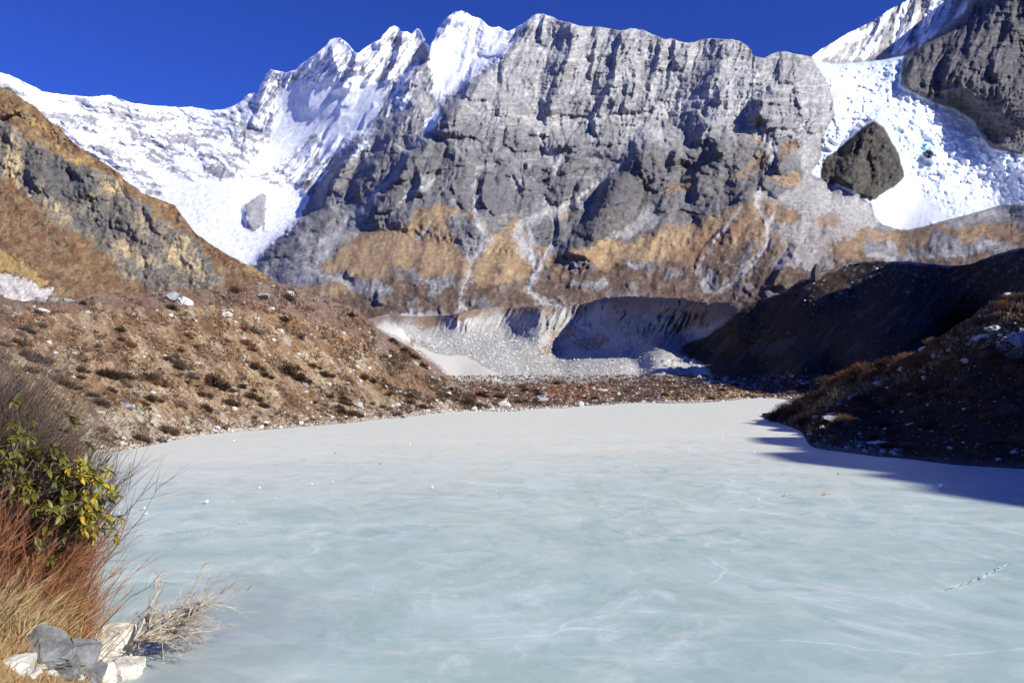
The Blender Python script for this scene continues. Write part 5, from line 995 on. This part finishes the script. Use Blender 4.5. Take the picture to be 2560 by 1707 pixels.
for i in range(60):
    a = rr.uniform(2020, 2620); t = rb_top(np.array([a]))[0]; q = rb_bot(a); b = t + (q - t) * rr.uniform(.25, .97); k = rr.choice('bbbrg'); bush(rb_depth, a, b, rr.uniform(26, 60), k, LR[k])
for a, b, w in [(1936, 1052, 52), (1952, 1046, 60), (1975, 1050, 60), (1990, 1040, 66), (2010, 1060, 60), (1960, 1030, 50)]:
    bush(rb_depth, a, max(b, rb_top(np.array([a]))[0] + 3), w, 'b', ('brown twiggy bush at the tip of the right bank over the ice', 'bushes at the tip of the right bank'), 1.0)
for X0, w, h, lab, g in [(Z6(2160,590), 130, .6, 'pale jagged rock below the bank crest at the right edge', False), (Z6(2080,640), 120, .5, 'pale rock shelf sloping down from the jagged rock at the right', False), (Z6(2290,690), 260, .8, 'large dark rock outcrop at the right edge', True), (Z6(1560,845), 80, .7, 'white boulder on the bank crest beside tall brush', False),
      (Z6(1330,870), 70, .6, 'flat pale rock on the crest of the right bank', False), (Z6(1410,940), 90, .6, 'white rocks in the rusty brush of the right bank', False), (Z6(1265,1020), 50, 1.1, 'bright upright rock below the crest of the right bank', False), (Z6(1230,1040), 60, 1.0, 'grey upright rock beside the bright one on the right bank', True),
      (Z6(1000,1160), 60, .7, 'pale rock near the tip of the right bank', False), (Z6(1090,1145), 80, .5, 'pale rounded rock above the dark slab on the right bank', False), (Z6(1100,1180), 180, .55, 'dark grey slab low on the right bank', True), (Z6(2235,365), 60, .7, 'white boulder on the bank crest near the right edge', False),
      (Z6(1700,715), 90, .6, 'pale rock on the bank crest', False), (Z6(1640,760), 70, .5, 'flat pale rock beside brush on the bank crest', False), (Z6(1365,1290), 70, .9, 'grey boulder in the shade near the ice on the right', True), (Z6(1400,1330), 160, .3, 'flat pale ledge at the ice edge below the right bank', False), (Z6(1080,1330), 120, .25, 'pale low rock ledge at the tip of the right shore', False)]:
    rock(rb_depth, X0[0][0], X0[0][1], w / 2.6133, lab, None, g, 'boulder', h, cat='boulder')
for i in range(20):
    a = rr.uniform(1960, 2580); t = rb_top(np.array([a]))[0]; rock(rb_depth, a, t + rr.uniform(8, 120), rr.uniform(8, 22), 'pale stone among the brush of the right bank', 'pale stones on the right bank', i % 4 == 0)
for i in range(18):
    a = rr.uniform(2020, 2300); rock(rb_depth, a, rb_bot(a) - rr.uniform(2, 18), rr.uniform(6, 16), 'pale stone on the shore of the right bank', 'pale stones on the right shore', i % 4 == 0)
# sunlit stones high on the shaded slope behind
for i in range(16):
    X0 = Z6(rr.uniform(900, 1650), 0)[0][0]; b = va_top(np.array([X0]))[0] + rr.uniform(14, 90); rock(va_depth, X0, b, rr.uniform(4, 11), 'pale stone on the shaded slope behind the right bank', 'stones on the shaded slope', i % 3 == 0)
# ================================================================== the near bank, lower left
SHORE = [(-14, 24), (-12.5, 22), (-9.6, 17), (-7.1, 12.8), (-6.2, 11.9), (-5.1, 10.6), (-3.7, 8.4), (-2.6, 6.2), (-1.0, 4.2), (2.0, 3.0)]
def shore_s(x, y):
    best = np.full(np.shape(x), 99.0); sg = np.ones(np.shape(x))
    for (x0, y0), (x1, y1) in zip(SHORE[:-1], SHORE[1:]):
        L2 = (x1 - x0) ** 2 + (y1 - y0) ** 2; t = np.clip(((x - x0) * (x1 - x0) + (y - y0) * (y1 - y0)) / L2, 0, 1); d = np.hypot(x - x0 - t * (x1 - x0), y - y0 - t * (y1 - y0))
        cr = (x1 - x0) * (y - y0) - (y1 - y0) * (x - x0); m = d < best; sg = np.where(m, np.where(cr < 0, 1.0, -1.0), sg); best = np.where(m, d, best)
    return best * sg
def bank_z(x, y):
    s = shore_s(x, y); z = np.where(s > 0, 1.28 * np.maximum(s, 0) ** .75, s * .8); z = np.minimum(z, 2.5 + .12 * s)
    return z + (.10 * fbm(x, y, 1.4, 4, .6, 701) + .05 * facet(x, y, .35, 71) * 1.0) * ss(-.1, .5, s) - .03
_bank_exact = bank_z; xs_ = np.arange(-15, 1.5, .06); ys_ = np.arange(2.0, 24, .08); X, Y = np.meshgrid(xs_, ys_); Z = bank_z(X, Y)
fn = fbm(X, Y, .25, 4, .75, 702); c = lerp(np.array([.30, .25, .19])[None, None], np.array([.42, .38, .32])[None, None], ss(-.3, .4, fn)[..., None]); c = mixc(c, (.30, .20, .10), .8 * ss(.55, .9, Z + .5 * fbm(X, Y, .8, 3, .7, 703))); c = mixc(c, (.10, .085, .07), .7 * ss(.3, .5, fbm(X, Y, .4, 4, .7, 704)))
mat_near = ground_mat('near_bank_surface', .95, .1, 9, .4, .8, 18, .03)
tag(obj('near_bank', mesh_np('near_bank', np.stack([X, Y, Z], -1).reshape(-1, 3), quads(len(ys_), len(xs_)), mat_near, c.reshape(-1, 3))), 'earthy bank with stones at the lower left', kind='structure')
_SG = shore_s(X, Y)
def _look(g, x, y):
    u = np.clip((x + 15) / .06, 0, g.shape[1] - 1.01); v = np.clip((y - 2) / .08, 0, g.shape[0] - 1.01); i = u.astype(int); j = v.astype(int); fu = u - i; fv = v - j
    return (g[j, i] * (1 - fu) + g[j, i + 1] * fu) * (1 - fv) + (g[j + 1, i] * (1 - fu) + g[j + 1, i + 1] * fu) * fv
_ZG = Z
def bank_z(x, y): return _look(_ZG, np.asarray(x, float), np.asarray(y, float))
def shore_s(x, y): return _look(_SG, np.asarray(x, float), np.asarray(y, float))
def bp(x, y, up=0.0): return Vector((x, y, float(bank_z(np.array([x]), np.array([y]))[0]) + up))
def atp(px, py, d):     # point seen at a photo position, d metres ahead
    return Vector(world(np.array(float(px)), np.array(float(py)), np.array(float(d))))

def ray(px, py, up=0.0):
    """point of the bank (or the ice) seen at a photo position"""
    d = np.arange(5, 20, .05); P_ = world(np.full_like(d, px), np.full_like(d, py), d); zz = np.maximum(bank_z(P_[:, 0], P_[:, 1]), 0)
    k = np.argmax(P_[:, 2] < zz) if (P_[:, 2] < zz).any() else len(d) - 1; return Vector(P_[k]) + Vector((0, 0, up))

# ---- boulders
M_slab = simple_mat('blue_grey_slab', (.085, .09, .098), (.22, .228, .24), 3.2, .75, .3, .5, .02)
def chunk(name, seed, size, n, mat, cuts=2, rough=.05, cut_planes=()):
    me = rock_mesh(name, seed, mat, n, (1, 1, 1), cuts, rough)
    return me
def big(name, me, loc, s, rot, label): o = obj(name, me); o.location = loc; o.scale = s; o.rotation_euler = rot; tag(o, label, 'boulder'); return o
def block_mesh(name, mat, seed, sx, sy, sz, nz=6):
    """broken angular block: a bevelled, cut and roughened box"""
    r = random.Random(seed); bm = bmesh.new(); bmesh.ops.create_cube(bm, size=1)
    for v in bm.verts: v.co = Vector((v.co.x * sx, v.co.y * sy, v.co.z * sz)) + Vector((r.uniform(-.13, .13) * sx, r.uniform(-.13, .13) * sy, r.uniform(-.13, .13) * sz))
    for k in range(nz):
        nrm = Vector((r.gauss(0, 1), r.gauss(0, 1), r.gauss(0, .8))).normalized(); co = Vector((nrm.x * sx, nrm.y * sy, nrm.z * sz)) * r.uniform(.43, .56)
        res = bmesh.ops.bisect_plane(bm, geom=bm.verts[:] + bm.edges[:] + bm.faces[:], plane_co=co, plane_no=nrm, clear_outer=True)
        ed = [e for e in res['geom_cut'] if isinstance(e, bmesh.types.BMEdge)]
        if ed: bmesh.ops.contextual_create(bm, geom=ed)
    bmesh.ops.triangulate(bm, faces=bm.faces[:])
    for it, am in ((2, .03), (1, .016), (1, .008)):
        bmesh.ops.subdivide_edges(bm, edges=bm.edges[:], cuts=it, use_grid_fill=True); m_ = (sx + sy + sz) / 3
        for v in bm.verts: v.co += v.normal * (am * m_ * r.uniform(-1, 1)) if v.normal.length > 0 else Vector((0, 0, 0))
        bm.normal_update()
    me = bpy.data.meshes.new(name); bm.to_mesh(me); bm.free(); me.materials.append(mat); me.update(); return me
def setb(px, py, me, rot, label, up=0.0): big('boulder', me, ray(px, py, up), (1, 1, 1), rot, label)
setb(284, 1638, block_mesh('boulder', M_white, 3, .60, .46, .56, 9), (.15, .1, .5), 'big cream white block at the foot of the dead branch, upper of two', .16)
setb(308, 1690, block_mesh('boulder', M_white, 8, .54, .40, .30, 9), (-.1, .12, .2), 'cream white angular block lying lowest at the ice edge', .05)
setb(256, 1697, block_mesh('boulder', M_white, 11, .30, .26, .24, 8), (.2, -.1, .9), 'small cream block wedged beside the lowest white block', .05)
setb(244, 1600, block_mesh('boulder', M_white, 61, .22, .2, .18, 8), (.2, -.1, .3), 'cream stone between the grass and the upper white block', .03)
setb(311, 1590, rock_mesh('boulder', 305, M_white, 60, (1, .8, .75), 1, .02), (0, .1, .3), 'rounded pale boulder just behind the white block by the dead branch', .12)
bpy.context.scene.objects['boulder.' + str(max(int(o_.name.split('.')[1]) for o_ in SC.objects if o_.name.startswith('boulder.'))).zfill(3)].scale = (.38, .34, .34)
setb(324, 1606, block_mesh('boulder', M_grey, 21, .20, .2, .12), (0, .1, .3), 'small flat grey stone between the rounded boulder and the dead branch', .03)
setb(112, 1650, block_mesh('boulder', M_slab, 5, .66, .40, .24, 8), (.30, .38, -.1), 'large blue grey slab tilted in the grass at the lower left', .10)
setb(200, 1675, block_mesh('boulder', M_slab, 14, .34, .32, .36, 9), (.1, .3, .7), 'upright grey stone between the blue slab and the white blocks', .12)
setb(160, 1690, block_mesh('boulder', M_slab, 15, .30, .26, .2, 9), (.4, .1, .2), 'grey stone at the bottom between the slab and the upright stone', .04)
setb(226, 1702, block_mesh('boulder', M_slab, 17, .26, .26, .22, 9), (.1, .3, .2), 'grey stone at the very bottom beside the white blocks', .05)
setb(10, 1415, block_mesh('boulder', M_grey, 19, .26, .26, .16), (.1, .1, .2), 'grey stone poking from straw grass at the left edge', .08)
setb(40, 1675, block_mesh('boulder', M_pale, 23, .26, .2, .16, 8), (.1, .1, .2), 'pale stone below the blue grey slab at the left edge', .03)
r5 = random.Random(55)
for i in range(70):
    px, py = r5.uniform(60, 330), r5.uniform(1560, 1700); w = ray(px, py)
    if shore_s(np.array(w.x), np.array(w.y)) < -.02: continue
    q = bp(w.x, w.y, .02); put('stone', r5.choice(ROCKS), q, r5.uniform(.05, .17), None, .5, 'small pale stone in the earth of the near bank', 'stone', 'small stones on the near bank', r5)

# ---- branching plants
def tubes(name, segs, mat, sides=4):
    """segs: list of polylines [(Vector, radius), ...]"""
    V = []; F = []
    for pl in segs:
        base = len(V); n = len(pl)
        for i, (p, r) in enumerate(pl):
            d = (pl[min(i + 1, n - 1)][0] - pl[max(i - 1, 0)][0]); d = d.normalized() if d.length > 1e-6 else Vector((0, 0, 1))
            a = d.cross(Vector((.31, .9, .21))).normalized(); b = d.cross(a)
            for k in range(sides): t = k / sides * 6.2832; V.append(p + (a * math.cos(t) + b * math.sin(t)) * r)
        for i in range(n - 1):
            for k in range(sides): q = base + i * sides; F.append((q + k, q + (k + 1) % sides, q + sides + (k + 1) % sides, q + sides + k))
    V = np.array([tuple(v) for v in V]); return mesh_np(name, V, np.array(F), mat, None, True)
def grow(segs, p, d, L, r, lev, R, kids=5, spread=.6, pull=Vector((0, 0, .0)), wig=.16, seg=5, fall=.62, tips=None):
    pl = [(p.copy(), r)]; q = p.copy(); dd = d.normalized(); pts = []
    for i in range(seg):
        dd = (dd + Vector((R.gauss(0, wig), R.gauss(0, wig), R.gauss(0, wig))) + pull * .2).normalized(); q = q + dd * (L / seg); rr_ = r * (1 - .62 * (i + 1) / seg); pl.append((q.copy(), rr_)); pts.append((q.copy(), dd.copy(), rr_))
    segs.append(pl)
    if tips is not None and lev <= 1: tips.append((q.copy(), dd.copy()))
    if lev <= 0: return
    for k in range(kids):
        i = R.randrange(1 if lev > 1 else 0, seg); q0, d0, r0 = pts[i]
        nd = (d0 + Vector((R.gauss(0, 1), R.gauss(0, 1), R.gauss(0, 1))).normalized() * spread).normalized()
        grow(segs, q0, nd, L * fall * R.uniform(.7, 1.15), r0 * .68, lev - 1, R, kids, spread, pull, wig, seg, fall, tips)
M_dead = simple_mat('weathered_wood', (.34, .29, .235), (.56, .50, .42), 9, .9, .15, .4, .004)
M_bark = simple_mat('grey_bark', (.13, .105, .09), (.27, .23, .20), 12, .95, .1, 0)
M_tang = simple_mat('tan_grass', (.26, .15, .07), (.40, .27, .13), 5, .9, .15, 0, rand=.2)
M_redt = simple_mat('red_brown_stems', (.16, .06, .034), (.34, .15, .075), 7, .9, .15, 0)
# dead branch lying on the ice
b0 = atp(336, 1600, 11.7); R = random.Random(12); segs = []
root = empty('dead_branch', b0); tag(root, 'bleached bare branch lying on the ice beside the white rocks', 'branch')
for tx, ty, td, w in [(455, 1470, 12.4, 1), (525, 1452, 12.6, .9), (560, 1500, 12.2, 1), (600, 1530, 12.0, 1), (585, 1570, 11.9, 1), (540, 1600, 11.7, .9), (500, 1625, 11.5, .9), (440, 1630, 11.4, .8), (430, 1560, 11.9, .9), (500, 1500, 12.2, .8), (470, 1600, 11.6, .8), (520, 1550, 12.0, .8), (400, 1500, 12.3, .6), (480, 1540, 11.8, .8)]:
    t = atp(tx, ty, td); v = t - b0; mid = Vector((0, 0, .25))
    grow(segs, Vector((0, 0, 0)), v.normalized() + Vector((-.12, R.uniform(-.1, .1), R.uniform(-.1, .2))), v.length * .78, .030 * w, 3, R, 6, .80, v.normalized() * .35 + Vector((0, 0, .04)), .15, 7, .50)
for pl in segs:
    for i, (p, r_) in enumerate(pl):
        if p.z + b0.z < .02: p.z = .02 - b0.z
main = segs[:]; o = obj('twigs', tubes('twigs', main, M_dead, 4), root)
# bleached rough stump end
sg = []; 
for k in range(9): a = R.uniform(0, 6.28); sg.append([(Vector((-.05, 0, -.05)), .035), (Vector((.06, .02 * k / 9, .02)), .028), (Vector((.18, R.uniform(-.08, .1), R.uniform(-.02, .12))), .014)])
obj('stump', tubes('stump', sg, M_bark, 5), root)

# rhododendron with yellow green leaves
M_leaf = simple_mat('yellow_green_leaves', (.26, .24, .03), (.50, .40, .05), 3.0, .45, .5, 0, rand=.35, transl=.25, det=2)
M_leafd = simple_mat('dark_green_leaves', (.08, .085, .02), (.22, .21, .035), 3.0, .45, .5, 0, rand=.4, transl=.2, det=2)
M_leafo = simple_mat('yellow_leaves', (.40, .27, .03), (.62, .46, .06), 3.0, .5, .5, 0, rand=.25, transl=.25, det=2)
def leaf_mesh(name, mat, L=.115, W=.045, seed=0):
    r = random.Random(seed); ts = [0, .18, .45, .75, 1.0]; ws = [.10, .75, 1.0, .72, .04]; V = []; F = []
    for t, w in zip(ts, ws):
        z = -.22 * L * t * t; V += [(-W / 2 * w, L * t, z + .010 * w), (0, L * t, z), (W / 2 * w, L * t, z + .010 * w)]
    for i in range(4):
        for k in range(2): F.append((i * 3 + k, i * 3 + k + 1, i * 3 + k + 4, i * 3 + k + 3))
    return tri_mesh(name, V, F, mat, True)
LV_ = [leaf_mesh('leaf', m_, .105, .042, i) for i, m_ in enumerate((M_leaf, M_leafd, M_leafo))]
rb0 = bp(-6.0, 9.2); root = empty('rhododendron_shrub', rb0); tag(root, 'evergreen shrub with drooping yellow green leaves leaning over the ice at the left', 'shrub')
R = random.Random(31); segs = []; tips = []
targets = [(120, 1110, 9.6), (170, 1125, 9.7), (200, 1160, 9.8), (225, 1200, 9.9), (245, 1250, 10), (262, 1285, 10), (270, 1310, 10), (250, 1340, 10), (225, 1290, 9.8), (190, 1220, 9.6), (150, 1180, 9.5), (100, 1150, 9.4), (60, 1130, 9.3),
           (130, 1240, 9.5), (180, 1280, 9.6), (215, 1245, 9.8), (90, 1200, 9.3), (30, 1180, 9.2), (235, 1225, 9.9), (70, 1090, 9.4), (205, 1320, 9.7), (150, 1290, 9.5)]
targets = [(x_ + R.uniform(-16, 14) * k, y_ + R.uniform(-18, 18) * k, d_ - .75 + R.uniform(-.25, .3)) for k in (0, 1, 1) for x_, y_, d_ in targets]
for tx, ty, td in targets:
    v = atp(min(tx, 272), ty, td) - rb0; s0 = Vector((R.uniform(-.3, .3), R.uniform(-.3, .3), 0)); v = v - s0
    grow(segs, s0, v.normalized() + Vector((-.05, 0, .15)), v.length * .93, .022, 1, R, 4, .5, Vector((v.normalized().x, v.normalized().y, v.normalized().z - .1)) * .5, .05, 7, .22, tips)
obj('branches', tubes('branches', segs, M_bark, 4), root)
def leaf_matrix(p, d, r):
    d = d.normalized(); up = Vector((r.uniform(-.5, .5), r.uniform(-.5, .5), 1)); x_ = d.cross(up); x_ = x_.normalized() if x_.length > .01 else Vector((1, 0, 0)); z_ = x_.cross(d)
    return Matrix((( x_.x, d.x, z_.x, p.x), (x_.y, d.y, z_.y, p.y), (x_.z, d.z, z_.z, p.z), (0, 0, 0, 1)))
L_all = []
for p, d in tips:
    n = 8
    for k in range(n):
        a = k / n * 6.283 + R.uniform(-.3, .3); u = d.cross(Vector((.2, .3, 1))).normalized(); w_ = d.cross(u)
        dr = (u * math.cos(a) + w_ * math.sin(a)) * .9 + d * R.uniform(.1, .7) + Vector((0, 0, R.uniform(-.55, .1))); L_all.append((p, dr, R.random(), R.uniform(.7, 1.2)))
R.shuffle(L_all)
L_all.sort(key=lambda q: -(q[0].x))          # outermost first: those the picture shows
for p, dr, c_, s_ in L_all[:300]:
    o = obj('leaf', LV_[0 if c_ < .5 else (1 if c_ < .72 else 2)], root); o.matrix_local = leaf_matrix(p, dr, R) @ Matrix.Scale(s_, 4)
V = []; F = []
base = [tuple(v.co) for v in LV_[1].vertices]; bf = [tuple(p_.vertices) for p_ in LV_[1].polygons]
for p, dr, c_, s_ in L_all[300:]:
    m_ = leaf_matrix(p, dr, R) @ Matrix.Scale(s_, 4); i = len(V); V += [tuple(m_ @ Vector(v)) for v in base]; F += [tuple(i + k for k in f) for f in bf]
if V: tag(obj('foliage', tri_mesh('foliage', V, F, M_leafd, True), root), kind='stuff')

# bare grey shrubs above it
def bare_shrub(label, base, targets, r0, seed, mat, lev=2, kids=6, spread=.6, wig=.09, fall=.42):
    b = base; root = obj('bare_shrub', None) if False else None; R = random.Random(seed); segs = []
    for tx, ty, td in targets:
        s0 = Vector((R.uniform(-.35, .35), R.uniform(-.3, .3), 0)); v = atp(tx, ty, td) - b - s0
        grow(segs, s0, v.normalized() + Vector((0, 0, .12)), v.length * .95, r0, lev, R, kids, spread, v.normalized() * .5, wig, 6, fall)
    o = obj('bare_shrub', tubes('bare_shrub', segs, mat, 3)); o.location = b; return tag(o, label, 'shrub')
bare_shrub('dense bare grey twiggy shrub behind the leafy one at the left edge', bp(-7.4, 10.4), [(rx, ry, rd) for rx, ry, rd in [(0, 960, 9.5), (40, 975, 9.6), (90, 990, 9.8), (130, 1010, 9.9), (170, 1050, 10), (60, 1020, 9.6), (20, 1050, 9.4), (110, 1080, 9.8), (150, 1120, 10), (-40, 1000, 9.4), (-60, 1100, 9), (0, 1130, 9.2), (80, 1150, 9.6), (-20, 940, 9.6), (30, 1000, 9.5), (70, 1060, 9.5), (120, 1050, 9.7), (50, 1100, 9.3), (0, 1080, 9.3), (100, 1120, 9.5)]], .017, 41, M_bark, 2, 10, .66, .11, .45)
bare_shrub('thin dark bare shrub with twigs crossing over the leaves at the left', bp(-6.7, 9.4), [(60, 1050, 8.6), (120, 1100, 8.7), (180, 1180, 9.0), (205, 1190, 9.1), (30, 1200, 8.5), (100, 1250, 8.7), (160, 1230, 8.8), (0, 1280, 8.5), (278, 1165, 9.3)], .011, 42, M_bark, 2, 5, .42, .08, .30)
bare_shrub('dark brown bare shrub in the middle of the bushes at the left edge', bp(-6.5, 9.0), [(0, 1180, 8.6), (60, 1220, 8.8), (120, 1260, 9), (170, 1330, 9.2), (20, 1300, 8.6), (90, 1340, 8.8), (-30, 1240, 8.6), (140, 1380, 9.2), (40, 1150, 8.8), (100, 1180, 9)], .012, 43, M_brown, 2, 11, .66, .11, .42)
# red stemmed shrub
def stems(name, label, cat, base_fn, tip_fn, n, mat, w, seed, kind=None, twig=2):
    R = np.random.default_rng(seed); V = []; F = []
    for k in range(n):
        b = base_fn(R); t = tip_fn(R, b); v = t - b; sd = Vector((R.normal(), R.normal(), R.normal() * .3)).cross(v); sd = sd.normalized() * w * (.7 + .6 * R.random()); m = b + v * .55 + Vector((R.normal() * .05, R.normal() * .05, .06)) * v.length
        i = len(V); V += [tuple(b - sd), tuple(b + sd), tuple(m + sd * .75), tuple(m - sd * .75), tuple(t)]; F += [(i, i + 1, i + 2), (i, i + 2, i + 3), (i + 3, i + 2, i + 4)]
        for _ in range(twig):
            q = m.lerp(t, R.random() * .7); dd = v * (.18 + .15 * R.random()) + Vector((R.normal(), R.normal(), R.normal())) * v.length * .09; s2 = sd * .6; i = len(V); V += [tuple(q - s2), tuple(q + s2), tuple(q + dd)]; F += [(i, i + 1, i + 2)]
    o = obj(name, mesh_np(name, np.array(V), np.array(F), mat, None, False)); tag(o, label, cat, kind=kind); return o
def on_bank(R, x0, x1, y0, y1):
    for _ in range(40):
        x = x0 + (x1 - x0) * R.random(); y = y0 + (y1 - y0) * R.random()
        if shore_s(np.array(x), np.array(y)) > .15: break
    return bp(x, y, -.02)
def lean(dx, dz, h0, h1, j=.35):
    def f(R, b): h = h0 + (h1 - h0) * R.random(); return b + Vector((dx * h + R.normal() * j * h * .5, R.normal() * j * h * .4, dz * h))
    return f
def from_px(x0, x1, y0, y1, dj=.5, far=0.0):
    def f(R):
        for _ in range(30):
            p = ray(x0 + (x1 - x0) * R.random(), y0 + (y1 - y0) * R.random()); p = p + Vector((R.normal() * dj * .4, R.normal() * dj + far, 0))
            if shore_s(np.array(p.x), np.array(p.y)) > .06: break
        return bp(p.x, p.y, -.02)
    return f
stems('dark_thicket', 'dark brown thicket of fine twigs filling the left edge above the straw grass', 'shrub', lambda R: bp(-7.9 + 1.9 * R.random(), 9.4 + 1.6 * R.random(), .2), lean(.10, 1, .6, 1.9, .6), 6500, M_brown, .006, 50, None, 4)
stems('grey_thicket', 'grey brown haze of fine twigs at the upper left of the bushes', 'shrub', lambda R: bp(-8.4 + 1.8 * R.random(), 10.0 + 1.6 * R.random(), .4), lean(-.02, 1, .6, 1.7, .6), 3000, M_bark, .005, 56, None, 4)
stems('red_shrub', 'dense red brown stemmed shrub leaning towards the ice at the left', 'shrub', from_px(-20, 190, 1430, 1530, .5), lean(.16, .95, .35, 1.2, .75), 4400, M_redt, .0055, 51, None, 4)
stems('red_shrub', 'smaller red stemmed shrub low at the ice edge below the big one', 'shrub', from_px(110, 215, 1480, 1575, .3), lean(.22, .85, .2, .62, .7), 1900, M_redt, .005, 52, None, 4)
stems('tan_shrub', 'brown twiggy shrub between the straw grass and the leafy shrub', 'shrub', from_px(0, 140, 1400, 1500, .4), lean(.2, 1, .3, .8, .6), 1500, M_brown, .005, 53, None, 4)
for i_, (x0, x1, y0, y1, n_) in enumerate([(-40, 120, 1440, 1600, 2200), (60, 215, 1480, 1600, 2600), (-40, 60, 1300, 1420, 1500)]):
    stems('dry_grass', 'tall straw coloured dry grass on the near bank' if i_ != 2 else 'straw grass below the dark thicket at the left edge', None, from_px(x0, x1, y0, y1, .25), lean(.10, .9, .10, .46, 1.25), n_, M_straw if i_ != 1 else M_tang, .005, 54 + 10 * i_, 'stuff', 1)
stems('short_grass', 'short tan grass among the stones of the near bank', None, from_px(-60, 290, 1570, 1720, .12), lean(.1, .9, .03, .14, 1.0), 2600, M_tang, .004, 55, 'stuff', 0)

# ---- things on the ice
M_snow = simple_mat('ice_chunk_white', (.72, .76, .80), (.88, .90, .92), 6, .5, .4, .3, .02)
ICE = [rock_mesh('ice_chunk', 400 + i, M_snow, 14, (1, .8, .6), 0) for i in range(3)]
def lakept(px, py): return atp(px, py, iz(0, py))
RI = random.Random(77)
for px, py, w, lab in [(Z7(655,628)[0][0], Z7(0,635)[0][1], 10, 'small white ice lump nearest to the leafy shrub'), (Z7(800,600)[0][0], Z7(0,605)[0][1], 14, 'white ice lump in a loose pair near the left shrub, the upper one'), (Z7(812,630)[0][0], Z7(0,632)[0][1], 9, 'white ice lump in a loose pair near the left shrub, the lower one'),
      (Z7(1145,560)[0][0], Z7(0,568)[0][1], 14, 'largest white ice lump on the grey ice at the left'), (Z7(1283,560)[0][0], Z7(0,566)[0][1], 7, 'small ice lump right of the largest one at the left'), (Z7(1437,485)[0][0], Z7(0,487)[0][1], 8, 'ice lump beyond the largest one at the left'), (Z7(1525,545)[0][0], Z7(0,548)[0][1], 8, 'ice lump near the middle left of the lake'),
      (2350, 1218, 20, 'glinting broken ice plates on the shaded right side of the lake')]:
    p = lakept(px, py); m = p.y / FPX; put('ice_chunk', RI.choice(ICE), p + Vector((0, 0, w * m * .2)), w * m, None, .4, lab, 'ice')
for i in range(34):
    px, py = RI.uniform(420, 2300), RI.uniform(1090, 1330); p = lakept(px, py); m = p.y / FPX; w = RI.uniform(2.5, 6.5); put('ice_chunk', RI.choice(ICE), p + Vector((0, 0, w * m * .1)), w * m, None, .4, 'tiny white ice fragment out on the grey lake ice', 'ice', 'tiny ice fragments on the lake', RI)
for i in range(60):
    px, py = RI.uniform(1100, 2540), RI.uniform(1330, 1700); p = lakept(px, py); m = p.y / FPX; w = RI.uniform(2, 6); put('ice_fleck', RI.choice(ICE), p + Vector((0, 0, .002)), (w * m, w * m, w * m * .25), None, .1, 'small white fleck frozen on the near ice', 'ice', 'white flecks on the near ice', RI)
for px, py, w, lab in [(838, 1133, 5, 'small dark stone on the ice, upper of the two at the left'), (949, 1160, 6, 'small dark stone on the ice, lower of the two at the left'), (2095, 1186, 7, 'dark pebble on the ice near the right bank'), (616, 1122, 3, 'tiny dark pebble near the left shore')]:
    p = lakept(px, py); m = p.y / FPX; put('pebble', rock_mesh('pebble', int(px), M_dkst, 14, (1, .8, .6), 0), p + Vector((0, 0, w * m * .2)), w * m, None, .2, lab, 'stone')
def stick(pa, pb, rad, lab):
    a, b = lakept(*pa), lakept(*pb); m_ = (a + b) / 2; pl = [(a + Vector((0, 0, rad)), rad), (m_ + Vector((0, .06, rad * 1.4)), rad), (b + Vector((0, 0, rad)), rad * .6)]; tag(obj('stick', tubes('stick', [pl], M_straw, 6)), lab, 'stick')
stick((1960, 1238), (1980, 1236.6), .018, 'short straw coloured stick on the ice, left of two'); stick((2060, 1235), (2086, 1232.6), .022, 'straw coloured stick on the ice, right of two')
# ridges of frost along two cracks
def frost(pts, w, lab, gaps, seed):
    R = random.Random(seed); root = None; V = []; F = []
    for i in range(len(pts) - 1):
        n = max(2, int(math.hypot(pts[i + 1][0] - pts[i][0], pts[i + 1][1] - pts[i][1]) / 7))
        for k in range(n):
            if R.random() < gaps: continue
            t = k / n; a = Vector(lakept(pts[i][0] + (pts[i + 1][0] - pts[i][0]) * t, pts[i][1] + (pts[i + 1][1] - pts[i][1]) * t)); t2 = t + R.uniform(.6, 1.5) / n
            b = Vector(lakept(pts[i][0] + (pts[i + 1][0] - pts[i][0]) * t2, pts[i][1] + (pts[i + 1][1] - pts[i][1]) * t2)); d = (b - a); s = Vector((-d.y, d.x, 0)).normalized() * w * R.uniform(.4, 1.2); j = len(V)
            z = Vector((0, 0, .004)); h = Vector((0, 0, .002)); jt = s * R.uniform(-1.6, 1.6); a = a + jt; b = b + jt; c0 = a.lerp(b, .5); V += [a + z, c0 - s + z, b + z, c0 + s * R.uniform(.3, 1) + z, c0 + h]; F += [(j, j + 1, j + 4), (j + 1, j + 2, j + 4), (j + 2, j + 3, j + 4), (j + 3, j, j + 4)]
    tag(obj('frost_ridge', tri_mesh('frost_ridge', V, F, M_snow)), lab, 'frost')
frost([(2368, 1472), (2400, 1460), (2450, 1447), (2518, 1410)], .03, 'broken white frost ridge along a crack at the right', .35, 1)
frost(Z7(640,745, 780,742, 940,732, 1020,718, 1160,705) + Z7(1250,684, 1330,678, 1420,672), .045, 'thin dashed white frost line crossing the ice in front of the leafy shrub', .35, 2)
frost([(1068, 1148), (1280, 1137), (1500, 1125), (1700, 1116)], .05, 'long faint frost line across the far ice', .55, 3)
